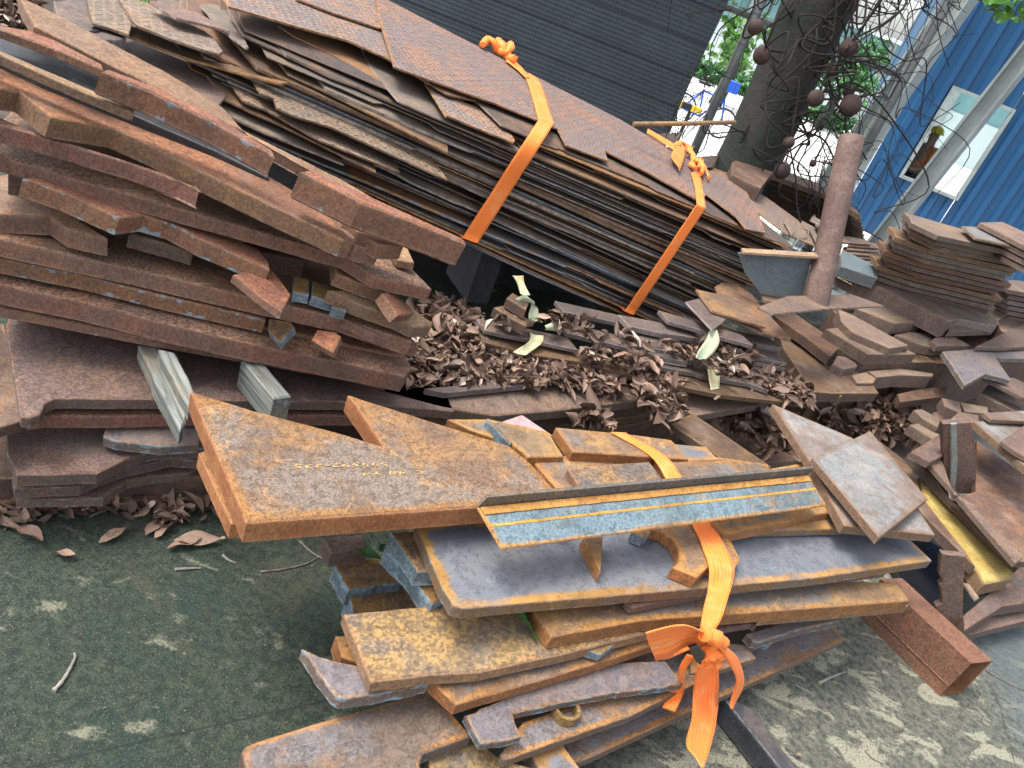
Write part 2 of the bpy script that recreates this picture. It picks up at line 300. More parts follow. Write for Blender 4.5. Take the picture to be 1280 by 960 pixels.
# dead leaves (tone per leaf)
mt, t, b = new_mat('dead_leaf'); N = NB(t); v, rn = N.obj_vec()
tn = N.attr('tone'); n = N.noise(v, 60, 4)
c = N.mix(tn, (0.065, 0.040, 0.029), (0.30, 0.195, 0.140)); c = N.mix(N.ramp(n, 0.5, 0.75), c, (0.12, 0.07, 0.05)); c = N.mix(N.ramp(tn, 0.93, 0.97), c, (0.46, 0.36, 0.30))
N.put(b.inputs['Base Color'], c); b.inputs['Roughness'].default_value = 0.6; b.inputs['Specular IOR Level'].default_value = 0.35
N.put(b.inputs['Normal'], N.bump(n, 0.002, 0.6)); MATS['dead_leaf'] = mt
# shade netting: fine woven cloth, faint seams
mt, t, b = new_mat('shade_cloth'); N = NB(t); v, rn = N.obj_vec()
tc = N.n('ShaderNodeTexCoord'); sx = N.n('ShaderNodeSeparateXYZ'); N.put(sx.inputs[0], tc.outputs['Object'])
wx = N.math('SINE', N.math('MULTIPLY', sx.outputs[0], 2*math.pi/0.022)); wz = N.math('SINE', N.math('MULTIPLY', sx.outputs[2], 2*math.pi/0.03))
sm = N.math('GREATER_THAN', N.math('SINE', N.math('MULTIPLY', sx.outputs[2], 2*math.pi/0.22)), 0.96)
fl = N.math('MULTIPLY', N.ramp(N.noise(v, 1.3, 4), 0.35, 0.7), 0.6)
c = N.mix(fl, (0.028, 0.036, 0.044), (0.055, 0.070, 0.083)); c = N.mix(N.math('MULTIPLY', N.math('MULTIPLY', N.ramp(wx, 0.0, 0.8), N.noise(v, 2.5, 4)), 0.35), c, (0.065, 0.08, 0.095))
c = N.mix(N.math('MULTIPLY', sm, 0.6), c, (0.008, 0.010, 0.013))
N.put(b.inputs['Base Color'], c); b.inputs['Roughness'].default_value = 0.85; N.put(b.inputs['Normal'], N.bump(N.math('ADD', N.math('ADD', wx, wz), N.math('MULTIPLY', N.noise(v, 3, 5), 14.0)), 0.0016, 0.45)); MATS['shade_cloth'] = mt
# blue cladding
mt, t, b = new_mat('blue_cladding'); N = NB(t); v, rn = N.obj_vec()
n = N.noise(v, 1.2, 5); mp = N.n('ShaderNodeMapping'); N.put(mp.inputs['Vector'], v); mp.inputs['Scale'].default_value = (9, 9, 0.5)
n2 = N.noise(mp.outputs[0], 1.0, 4)
c = N.mix(N.ramp(n, 0.3, 0.7), (0.005, 0.058, 0.150), (0.008, 0.072, 0.180)); c = N.mix(N.math('MULTIPLY', N.ramp(n2, 0.5, 0.75), 0.4), c, (0.02, 0.06, 0.14))
N.put(b.inputs['Base Color'], c); b.inputs['Roughness'].default_value = 0.45; MATS['blue_cladding'] = mt
mt, t, b = new_mat('window_glass'); b.inputs['Base Color'].default_value = (0.80, 0.95, 0.92, 1); b.inputs['Roughness'].default_value = 0.02; b.inputs['Transmission Weight'].default_value = 1.0; b.inputs['IOR'].default_value = 1.05; MATS['window_glass'] = mt
# concrete yard: dark algae film, paler bare patches, wet area, cracks
mt, t, b = new_mat('yard_concrete'); N = NB(t)
tc = N.n('ShaderNodeTexCoord'); v = tc.outputs['Object']; sx = N.n('ShaderNodeSeparateXYZ'); N.put(sx.inputs[0], v)
rot = N.n('ShaderNodeMapping'); N.put(rot.inputs['Vector'], v); rot.inputs['Rotation'].default_value = (0, 0, math.radians(-52)); rot.inputs['Scale'].default_value = (1.0, 1.9, 1)
big = N.noise(v, 1.6, 4, 0.6); mid = N.noise(v, 9, 8, 0.72); crs = N.noise(v, 46, 8, 0.78); fine = N.noise(v, 170, 4, 0.7); pat = N.noise(rot.outputs[0], 7.0, 4, 0.55, 0.5); grit = N.noise(v, 420, 2, 0.5)
xr = N.ramp(N.math('ADD', sx.outputs[0], N.math('MULTIPLY', N.math('SUBTRACT', big, 0.5), 0.9)), -0.1, 0.75)
c = N.mix(N.ramp(crs, 0.40, 0.62), (0.009, 0.022, 0.014), (0.046, 0.062, 0.038))
c = N.mix(N.math('MULTIPLY', N.ramp(N.noise(v, 3.1, 5, 0.65), 0.50, 0.66), 0.75), c, N.mix(fine, (0.004, 0.018, 0.013), (0.012, 0.042, 0.030)))
c = N.mix(N.math('MULTIPLY', N.ramp(N.noise(v, 2.3, 5, 0.7, 0.6), 0.53, 0.68), 0.5), c, (0.085, 0.075, 0.048))
c = N.mix(N.math('MULTIPLY', xr, 0.85), c, N.mix(N.ramp(crs, 0.38, 0.60), (0.045, 0.050, 0.040), (0.165, 0.165, 0.130)))
thr = N.math('SUBTRACT', 0.622, N.math('MULTIPLY', xr, 0.078))
pm = N.math('ADD', pat, N.math('ADD', N.math('MULTIPLY', N.math('SUBTRACT', fine, 0.5), 0.12), N.math('MULTIPLY', N.math('SUBTRACT', crs, 0.5), 0.16)))
c = N.mix(N.math('MULTIPLY', N.ramp(pm, N.math('SUBTRACT', thr, 0.02), N.math('ADD', thr, N.math('SUBTRACT', 0.10, N.math('MULTIPLY', xr, 0.05)))), N.math('ADD', 0.62, N.math('MULTIPLY', xr, 0.22))), c, N.mix(N.ramp(fine, 0.4, 0.6), (0.25, 0.24, 0.165), (0.36, 0.35, 0.26)))
c = N.mix(N.math('MULTIPLY', N.ramp(fine, 0.55, 0.70), 0.40), c, (0.17, 0.165, 0.12))
c = N.mix(N.math('MULTIPLY', N.ramp(grit, 0.64, 0.70), 0.75), c, (0.34, 0.34, 0.28))
c = N.mix(N.math('MULTIPLY', N.math('SUBTRACT', 1.0, N.ramp(fine, 0.34, 0.46)), 0.75), c, (0.006, 0.010, 0.008))
ck = N.n('ShaderNodeTexVoronoi', feature='DISTANCE_TO_EDGE'); cv_ = N.n('ShaderNodeMix', data_type='VECTOR'); 
N.put(ck.inputs['Vector'], N.vmath('ADD', v, N.vmath('MULTIPLY', N.n('ShaderNodeTexNoise').outputs['Color'], (0.25, 0.25, 0)))); ck.inputs['Scale'].default_value = 0.55
crk = N.math('SUBTRACT', 1.0, N.ramp(ck.outputs['Distance'], 0.0005, 0.0016))
c = N.mix(N.math('MULTIPLY', crk, 0.7), c, (0.012, 0.014, 0.010))
wet = N.math('MULTIPLY', N.ramp(N.math('ADD', sx.outputs[0], N.math('MULTIPLY', crs, 0.5)), 2.0, 2.12), N.ramp(N.math('ADD', sx.outputs[1], N.math('MULTIPLY', mid, 0.5)), 1.7, 1.95))
c = N.mix(N.math('MULTIPLY', wet, 0.7), c, N.mix(crs, (0.03, 0.045, 0.045), (0.16, 0.19, 0.19)))
N.put(b.inputs['Base Color'], c)
N.put(b.inputs['Roughness'], N.math('SUBTRACT', 0.88, N.math('MULTIPLY', wet, 0.6)))
N.put(b.inputs['Normal'], N.bump(N.math('ADD', N.math('ADD', fine, N.math('MULTIPLY', mid, 1.5)), N.math('MULTIPLY', crs, 1.5)), 0.005, 1.0)); MATS['yard_concrete'] = mt

# ---------------------------------------------------------------- mesh helpers
def tag(o, label=None, cat=None, group=None, kind=None):
    if label: o['label'] = label
    if cat: o['category'] = cat
    if group: o['group'] = group
    if kind: o['kind'] = kind
    return o
def link(name, me, mat, parent=None, mw=None, smooth=False):
    o = bpy.data.objects.new(name, me); COL.objects.link(o)
    if mat:
        me.materials.append(MATS[mat])
    if parent is not None:
        o.parent = parent; o.matrix_parent_inverse = parent.matrix_world.inverted()
    if mw is not None: o.matrix_world = mw
    if smooth:
        for p in me.polygons: p.use_smooth = True
    return o
def empty(name, loc):
    o = bpy.data.objects.new(name, None); COL.objects.link(o); o.matrix_world = Matrix.Translation(Vector(loc)); o.empty_display_size = 0.1
    return o
def resample(poly, sp):
    out = []; n = len(poly)
    for i in range(n):
        a = poly[i]; b = poly[(i+1) % n]; L = (b-a).length; k = max(1, int(L/sp))
        for j in range(k): out.append(a.lerp(b, j/k))
    return out
def offset_in(poly, d):
    n = len(poly); out = []
    for i in range(n):
        a = poly[i-1]; p = poly[i]; b = poly[(i+1) % n]
        e1 = (p-a); e2 = (b-p)
        if e1.length < 1e-9 or e2.length < 1e-9: out.append(p.copy()); continue
        e1.normalize(); e2.normalize()
        n1 = Vector((-e1.y, e1.x)); n2 = Vector((-e2.y, e2.x)); mm = n1+n2
        if mm.length < 1e-3: mm = n1
        mm.normalize(); k = d/max(0.35, mm.dot(n1)); out.append(p+mm*k)
    return out
def seg_d(p, a, b):
    ab = b-a; L = ab.length_squared
    t = 0 if L == 0 else max(0, min(1, (p-a).dot(ab)/L))
    return (p-(a+ab*t)).length
def inside(p, poly):
    c = False; n = len(poly); j = n-1
    for i in range(n):
        a, b = poly[i], poly[j]
        if (a.y > p.y) != (b.y > p.y) and p.x < (b.x-a.x)*(p.y-a.y)/(b.y-a.y)+a.x: c = not c
        j = i
    return c
def slab(name, plane, pts, t, mat, sp=0.03, jit=0.0, bev=0.0025, warp=0.0, bend=0.0, parent=None, holes=()):
    """a cut plate: outline on plane (its top face), thickness t downwards, bevelled cut edges, 'd' = distance to the cut"""
    W = [plane.pt(p) for p in pts]
    o = sum(W, Vector())/len(W)
    poly0 = [Vector(((q-o).dot(plane.u), (q-o).dot(plane.v))) for q in W]
    ar = sum(poly0[i-1].x*poly0[i].y-poly0[i].x*poly0[i-1].y for i in range(len(poly0)))
    if ar < 0: poly0.reverse()
    poly = resample(poly0, sp)
    if jit:
        s = rnd.random()*100
        poly = [p+Vector((noise.noise(Vector((p.x*85+s, p.y*85, 0))), noise.noise(Vector((p.x*85, p.y*85+s, 5)))))*jit*1.2 for p in poly]
    bev = min(bev, t*0.3)
    inn = offset_in(poly, bev)
    xs = [p.x for p in poly0]; ys = [p.y for p in poly0]
    area = abs(ar)/2; gs = max(0.018, math.sqrt(area/500.0))
    cv = [p for p in inn]; ne = len(cv); grid = []
    x = min(xs)+gs*0.5
    while x < max(xs):
        y = min(ys)+gs*0.5
        while y < max(ys):
            q = Vector((x+rnd.uniform(-.2, .2)*gs, y+rnd.uniform(-.2, .2)*gs))
            if inside(q, poly):
                dd = min(seg_d(q, poly0[i-1], poly0[i]) for i in range(len(poly0)))
                if dd > 0.009: grid.append(q)
            y += gs
        x += gs
    ring = offset_in(poly, 0.011)
    ring = [q for q in ring[::1] if inside(q, poly) and min(seg_d(q, poly0[i-1], poly0[i]) for i in range(len(poly0))) > 0.006]
    allv = cv+ring+grid
    try:
        r = delaunay_2d_cdt(allv, [(i, (i+1) % ne) for i in range(ne)], [], 1, 1e-5)
    except Exception:
        r = ([v for v in cv], [], [list(range(ne))], [[i] for i in range(ne)])
    V2, F = r[0], r[2]
    # map cut vertices back to the outline
    idx = {}
    for i, og in enumerate(r[3]):
        for k in og:
            if k < ne: idx[k] = i
    s = rnd.random()*50
    L = max(xs)-min(xs) or 1; x0 = min(xs)
    def zz(p): 
        z = 0
        if warp: z += warp*noise.noise(Vector((p.x*3+s, p.y*3, s)))
        if bend: z += bend*(4*((p.x-x0)/L-0.5)**2-1)
        return z
    verts = []; dv = []; sv = []; rv = []; uv = []
    for p in V2:
        verts.append((p.x, p.y, zz(p)))
        dv.append(min(seg_d(Vector((p.x, p.y)), poly[i-1], poly[i]) for i in range(len(poly)))); sv.append(0.0); rv.append(0.0); uv.append((p.x, p.y))
    faces = [tuple(f) for f in F]
    # orient up
    def nz(f):
        a, b, c = (Vector(verts[i]) for i in f[:3]); return (b-a).cross(c-a).z
    faces = [f if nz(f) > 0 else tuple(reversed(f)) for f in faces]
    ringA = [idx.get(i) for i in range(ne)]
    per = 0; pl = [0]
    for i in range(ne): per += (poly[(i+1) % ne]-poly[i]).length; pl.append(per)
    levels = [bev] + ([t*0.5] if t > 0.012 else []) + [t-bev]
    rings = []
    off = rnd.random()*10
    for li, h in enumerate(levels):
        base = len(verts); rings.append(base)
        for i, p in enumerate(poly):
            verts.append((p.x, p.y, zz(p)-h)); dv.append(0.0); sv.append(1.0); rv.append(1.0 if li in (0, len(levels)-1) else 0.0); uv.append((pl[i]+off, h))
    base = len(verts)
    for i, p in enumerate(inn): verts.append((p.x, p.y, zz(p)-t)); dv.append(0.0); sv.append(1.0); rv.append(1.0); uv.append((pl[i]+off, t))
    rings.append(base)
    for i in range(ne):
        j = (i+1) % ne
        if ringA[i] is not None and ringA[j] is not None and ringA[i] != ringA[j]:
            faces.append((ringA[i], rings[0]+i, rings[0]+j, ringA[j]))
        for a, b in zip(rings, rings[1:]): faces.append((a+i, b+i, b+j, a+j))
    faces.append(tuple(base+i for i in range(ne-1, -1, -1)))
    me = bpy.data.meshes.new(name); me.from_pydata(verts, [], faces)
    for nm, arr in (('d', dv), ('side', sv), ('rim', rv)):
        at = me.attributes.new(nm, 'FLOAT', 'POINT'); at.data.foreach_set('value', arr)
    ul = me.uv_layers.new(name='UVMap')
    for lp in me.loops: ul.data[lp.index].uv = uv[lp.vertex_index]
    me.update()
    mw = Matrix((plane.u, plane.v, plane.n)).transposed().to_4x4(); mw.translation = o
    return link(name, me, mat, parent, mw)
def plate(label, plane, pts, t, mat, name='steel_plate', cat='steel plate', group=None, **kw):
    o = slab(name, plane, pts, t, mat, **kw)
    return tag(o, label, cat, group)
def tube_mesh(name, path, rad, mat, parent=None, sides=8, cap=True, smooth=True):
    """a tube along world points; rad is a number or a list"""
    n = len(path); path = [Vector(p) for p in path]; rr = rad if isinstance(rad, (list, tuple)) else [rad]*n
    o = sum(path, Vector())/n; verts = []; faces = []
    tdir = (path[1]-path[0]).normalized(); nx = tdir.orthogonal().normalized()
    for i in range(n):
        td = (path[min(i+1, n-1)]-path[max(i-1, 0)]).normalized()
        nx = (nx-td*nx.dot(td)).normalized(); ny = td.cross(nx)
        for k in range(sides):
            a = 2*math.pi*k/sides; verts.append(path[i]+(nx*math.cos(a)+ny*math.sin(a))*rr[i]-o)
    for i in range(n-1):
        for k in range(sides):
            a = i*sides+k; b = i*sides+(k+1) % sides; faces.append((a, b, b+sides, a+sides))
    if cap: faces += [tuple(range(sides-1, -1, -1)), tuple((n-1)*sides+k for k in range(sides))]
    me = bpy.data.meshes.new(name); me.from_pydata(verts, [], faces)
    ob = link(name, me, mat, parent, Matrix.Translation(o))
    if smooth:
        for p in me.polygons: p.use_smooth = len(p.vertices) == 4
    return ob
def mesh_obj(name, verts, faces, mat, parent=None, smooth=False):
    o = sum((Vector(v) for v in verts), Vector())/len(verts)
    me = bpy.data.meshes.new(name); me.from_pydata([Vector(v)-o for v in verts], [], faces)
    return link(name, me, mat, parent, Matrix.Translation(o), smooth)
def box_at(name, a, b, mat, parent=None):
    (x0, y0, z0), (x1, y1, z1) = a, b
    V = [(x, y, z) for x in (x0, x1) for y in (y0, y1) for z in (z0, z1)]
    return mesh_obj(name, V, [(0, 1, 3, 2), (4, 6, 7, 5), (0, 4, 5, 1), (2, 3, 7, 6), (0, 2, 6, 4), (1, 5, 7, 3)], mat, parent)
def catmull(P, k=6):
    out = []; n = len(P)
    for i in range(n-1):
        p0 = P[max(i-1, 0)]; p1 = P[i]; p2 = P[i+1]; p3 = P[min(i+2, n-1)]
        for j in range(k):
            s = j/k; out.append(0.5*((2*p1)+(p2-p0)*s+(2*p0-5*p1+4*p2-p3)*s*s+(3*p1-p0-3*p2+p3)*s**3))
    out.append(P[-1]); return out
def ribbon(name, Ls, Rs, mat, parent=None, th=0.003, k=5, cross=6, curl=0.0, smooth=True):
    """a woven strap between two world edge lines"""
    Lc = catmull(Ls, k); Rc = catmull(Rs, k); n = len(Lc); verts = []; faces = []; uv = []; s = 0
    o = sum(Lc, Vector())/n
    sw = rnd.random()*50
    for i in range(n):
        if i: s += ((Lc[i]+Rc[i])/2-(Lc[i-1]+Rc[i-1])/2).length
        wv = (Rc[i]-Lc[i]); ta = ((Lc[min(i+1, n-1)]+Rc[min(i+1, n-1)])-(Lc[max(i-1, 0)]+Rc[max(i-1, 0)]))
        nn = wv.cross(ta).normalized() if wv.cross(ta).length > 1e-9 else Vector((0, 0, 1))
        for c in range(cross+1):
            f = c/cross; p = Lc[i]+wv*f + nn*(curl*math.sin(f*math.pi)+0.0022*noise.noise(Vector((s*22+sw, f*2.5, sw)))) + wv.normalized()*0.0016*noise.noise(Vector((s*16, sw, 2)))
            verts.append(p+nn*th/2-o); uv.append((s, f*0.06))
            verts.append(p-nn*th/2-o); uv.append((s, f*0.06))
    q = 2*(cross+1)
    for i in range(n-1):
        for c in range(cross):
            a = i*q+2*c; faces.append((a, a+2, a+q+2, a+q)); faces.append((a+1, a+q+1, a+q+3, a+3))
        a = i*q; faces.append((a, a+q, a+q+1, a+1)); a = i*q+2*cross; faces.append((a, a+1, a+q+1, a+q))
    for e in (0, (n-1)*q):
        for c in range(cross): a = e+2*c; faces.append((a, a+1, a+3, a+2))
    me = bpy.data.meshes.new(name); me.from_pydata(verts, [], faces)
    ul = me.uv_layers.new(name='UVMap')
    for lp in me.loops: ul.data[lp.index].uv = uv[lp.vertex_index]
    return link(name, me, mat, parent, Matrix.Translation(o), smooth)
def S(px, py, s):
    """world point under a pixel on a level (number) or a plane"""
    if isinstance(s, (int, float)): return H(s).hit(px, py)
    return s.hit(px, py)
def leaf_geom(verts, faces, tones, P, L, rot, tilt, curl, tone, fold, wid=0.30):
    ax = Vector((math.cos(rot)*math.cos(tilt), math.sin(rot)*math.cos(tilt), math.sin(tilt)))
    side = Vector((-math.sin(rot), math.cos(rot), 0)); side.rotate(Matrix.Rotation(rnd.uniform(-0.9, 0.9), 3, ax)); up = ax.cross(side).normalized()
    n = 7; base = len(verts); tw = rnd.uniform(-2.2, 2.2); cx = rnd.uniform(0.4, 1.4)*curl
    for i in range(n+1):
        f = i/n; w = wid*L*math.sin(math.pi*min(1, f**0.8))*0.5+0.0012
        ang = cx*(f-0.3)*2.2; c = P + ax*(L*math.sin(max(-1.5, min(1.5, ang)))/max(0.6, abs(cx)*2.2) if cx else L*f) + up*L*0.16*cx*f*f
        sd = side.copy(); sd.rotate(Matrix.Rotation(tw*f, 3, ax)); uu = ax.cross(sd)
        wob = 0.12*L*math.sin(f*9+tw*3)*w/(0.15*L+1e-6)*0.3
        verts += [c+sd*w+uu*w*fold+uu*wob, c, c-sd*w+uu*w*fold*0.8-uu*wob]; tones += [tone]*3
    for i in range(n):
        a = base+3*i; faces += [(a, a+1, a+4, a+3), (a+1, a+2, a+5, a+4)]
def leaf_obj(name, V, F, T, parent=None, mat='dead_leaf'):
    o = V[0].copy(); me = bpy.data.meshes.new(name); me.from_pydata([v-o for v in V], [], F)
    at = me.attributes.new('tone', 'FLOAT', 'POINT'); at.data.foreach_set('value', T)
    return link(name, me, mat, parent, Matrix.Translation(o), True)
def litter(name, label, areas, L=(0.05, 0.12), seed=1):
    """areas: (pixel polygon, plane, count, heap height)"""
    V = []; F = []; T = []
    for poly, pl, cnt, hh in areas:
        P2 = [Vector(p) for p in poly]; x0 = min(p.x for p in P2); x1 = max(p.x for p in P2); y0 = min(p.y for p in P2); y1 = max(p.y for p in P2)
        k = 0; tries = 0
        while k < cnt and tries < cnt*20:
            tries += 1
            q = Vector((rnd.uniform(x0, x1), rnd.uniform(y0, y1)))
            if not inside(q, P2): continue
            p = pl.hit(q.x, q.y); p.z += hh*rnd.random()**1.3 + 0.004
            leaf_geom(V, F, T, p, rnd.uniform(*L), rnd.uniform(0, 6.28), rnd.gauss(0, 0.55), rnd.choice((-1, 1))*rnd.uniform(0.5, 1.6), rnd.random()**1.2, rnd.uniform(0.3, 2.2), rnd.uniform(0.16, 0.34)); k += 1
    return tag(leaf_obj(name, V, F, T), label, 'leaf litter', None, 'stuff')
# ================================================================ SETTING
g = mesh_obj('ground', [(-60, -40, 0), (60, -40, 0), (60, 6.3, 0), (-60, 6.3, 0)], [(0, 1, 2, 3)], 'yard_concrete'); tag(g, kind='structure')
g.data.transform(Matrix.Translation(g.location)); g.location = (0, 0, 0)
g2 = mesh_obj('street', [(-1.2, 6.3, 0.0), (80, 6.3, 0.0), (80, 120, 0.0), (-1.2, 120, 0.0)], [(0, 1, 2, 3)], 'street_paving'); tag(g2, kind='structure')
g3 = mesh_obj('verge_ground', [(-80, 6.3, 0.0), (-1.2, 6.3, 0.0), (-1.2, 120, 0.0), (-80, 120, 0.0)], [(0, 1, 2, 3)], 'grass_green'); tag(g3, kind='structure')
g4 = mesh_obj('soil_patch', [(-9, 3.2, 0.004), (-2.2, 3.2, 0.004), (-2.2, 6.25, 0.004), (-9, 6.25, 0.004)], [(0, 1, 2, 3)], 'soil'); tag(g4, kind='structure')
# grass tufts of the verge behind the fence
V = []; F = []
for i in range(4200):
    x = rnd.uniform(-7.5, -1.5); y = rnd.uniform(6.4, 9.5); h = rnd.uniform(.10, .32); a = rnd.uniform(0, 6.28); lx = rnd.gauss(0, .06); ly = rnd.gauss(0, .06); b = len(V); ww = 0.008
    V += [Vector((x-ww*math.cos(a), y-ww*math.sin(a), 0)), Vector((x+ww*math.cos(a), y+ww*math.sin(a), 0)), Vector((x+lx, y+ly, h))]; F.append((b, b+1, b+2))
tag(mesh_obj('grass', V, F, 'leaf_bright'), 'bright green grass growing behind the mesh fence at the left', 'grass', None, 'stuff')

# ---- fence: posts, rails, welded mesh; netting hung on it
FY = 6.0
fence = empty('mesh_fence', (0, FY, 0)); tag(fence, 'welded wire mesh fence with round posts running behind the steel piles and the tree', 'fence')
for x in (-6.6, -4.2, -1.8, 0.62, 1.72): tube_mesh('post', [(x, FY, 0), (x, FY, 2.6)], 0.035, 'post_metal', fence, 12)
for z in (0.16, 1.52, 2.55): tube_mesh('rail', [(-6.6, FY+0.0, z), (1.72, FY+0.0, z)], 0.022, 'post_metal', fence, 8)
V = []; F = []
def wire(a, b, r):
    a = Vector(a); b = Vector(b); t = (b-a).normalized(); n1 = t.orthogonal().normalized(); n2 = t.cross(n1); base = len(V)
    for p in (a, b):
        for k in range(4): V.append(p+(n1*math.cos(k*math.pi/2)+n2*math.sin(k*math.pi/2))*r)
    for k in range(4): F.append((base+k, base+(k+1) % 4, base+4+(k+1) % 4, base+4+k))
x = -6.6
while x < 1.75: wire((x, FY-0.03, 0.1), (x, FY-0.03, 2.55), 0.0028); x += 0.05
z = 0.15
while z < 2.56: wire((-6.6, FY-0.034, z), (1.72, FY-0.034, z), 0.0028); z += 0.20
mesh_obj('wire_mesh', V, F, 'wire_metal', fence)
# shade net, slightly billowing
nx, nz = 90, 24; V = []; F = []
for j in range(nz+1):
    for i in range(nx+1):
        X = -3.35+(0.40+3.35)*i/nx; Z = 0.05+2.75*j/nz
        V.append(Vector((X+0.01*math.sin(Z*5)*(i/nx), FY-0.07-0.018*noise.noise(Vector((X*1.3, Z*1.6, 3)))-0.008*math.sin(Z*28), Z)))
for j in range(nz):
    for i in range(nx): a = j*(nx+1)+i; F.append((a, a+1, a+nx+2, a+nx+1))
o = mesh_obj('shade_net', V, F, 'shade_cloth', None, True); tag(o, 'dark woven shade net hung on the fence behind the strapped sheet bundle', 'shade net')

# ---- blue clad building with window
bw = empty('blue_building', (5.5, 9.0, 0)); tag(bw, 'building clad in blue corrugated metal behind the pale slanting girders', 'building')
ba = math.radians(-8); bu = Vector((math.cos(ba), math.sin(ba), 0)); bb = Vector((-math.sin(ba), math.cos(ba), 0))
c0 = H(0).hit(1132, 215); BO = Vector((2.72, 9.0, 0))
def bpt(s, z, d=0.0): return BO+bu*s+Vector((0, 0, z))-bb*d
BP = PL(BO, bu, (0, 0, 1))
wl = BP.hit(1127, 219); wr = BP.hit(1200, 239); wt = BP.hit(1189, 112)
s0, s1 = (wl-BO).dot(bu), (wr-BO).dot(bu); z0, z1 = wl.z, wt.z+0.02
def cladding(name, a, b, za, zb):
    prof = []; s = a; p = 0.16
    k0 = math.floor(a/p); pts = []
    k = k0
    while k*p < b+p:
        for f, d in ((0, 0), (0.45, 0), (0.55, 0.03), (0.9, 0.03), (1.0, 0)): pts.append((k*p+f*p, d))
        k += 1
    pts = [(min(max(s, a), b), d) for s, d in pts]; V = []; F = []
    for s, d in pts: V += [bpt(s, za, d), bpt(s, zb, d)]
    for i in range(len(pts)-1):
        if pts[i+1][0]-pts[i][0] > 1e-6: F.append((2*i, 2*i+2, 2*i+3, 2*i+1))
    return mesh_obj(name, V, F, 'blue_cladding', bw)
cladding('wall_sheet', 0, s0, 0, 4.5); cladding('wall_sheet', s1, 9, 0, 4.5); cladding('wall_sheet', s0, s1, 0, z0); cladding('wall_sheet', s0, s1, z1, 4.5)
# a side wall and roof; the far side of the building is open
Bk = [bpt(0, 0, -0.03), bpt(9, 0, -0.03), bpt(9, 4.5, -0.03), bpt(0, 4.5, -0.03)]; Bk2 = [p+bb*2.6 for p in Bk]
mesh_obj('side_wall', [Bk[0], Bk[3], Bk2[3], Bk2[0]], [(0, 1, 2, 3)], 'blue_cladding', bw); mesh_obj('side_wall', [Bk[1], Bk[2], Bk2[2], Bk2[1]], [(0, 1, 2, 3)], 'blue_cladding', bw)
mesh_obj('roof', [bpt(-0.1, 4.5, 0.1), bpt(9.1, 4.5, 0.1), bpt(9.1, 4.6, 0.1)+bb*3.0, bpt(-0.1, 4.6, 0.1)+bb*3.0], [(0, 1, 2, 3)], 'girder_paint', bw)
win = mesh_obj('window', [bpt(s0, z0, -.01), bpt(s1, z0, -.01), bpt(s1, z1, -.01), bpt(s0, z1, -.01)], [(0, 1, 2, 3)], 'window_glass', bw)
def bbox(name, a, b, za, zb, d0, d1, mat, par):
    V = [bpt(s, z, d) for s in (a, b) for z in (za, zb) for d in (d0, d1)]
    return mesh_obj(name, V, [(0, 1, 3, 2), (4, 6, 7, 5), (0, 4, 5, 1), (2, 3, 7, 6), (0, 2, 6, 4), (1, 5, 7, 3)], mat, par)
fr = 0.022
bbox('frame', s0-fr, s0+0.01, z0-fr, z1+fr, -.005, .045, 'window_trim', win); bbox('frame', s1-.01, s1+fr, z0-fr, z1+fr, -.005, .045, 'window_trim', win)
bbox('sill', s0+.012, s1-.012, z0-fr, z0+.01, -.005, .06, 'window_trim', win); bbox('frame', s0+.012, s1-.012, z1-.01, z1+fr, -.005, .045, 'window_trim', win)
sm = (s0+s1)/2
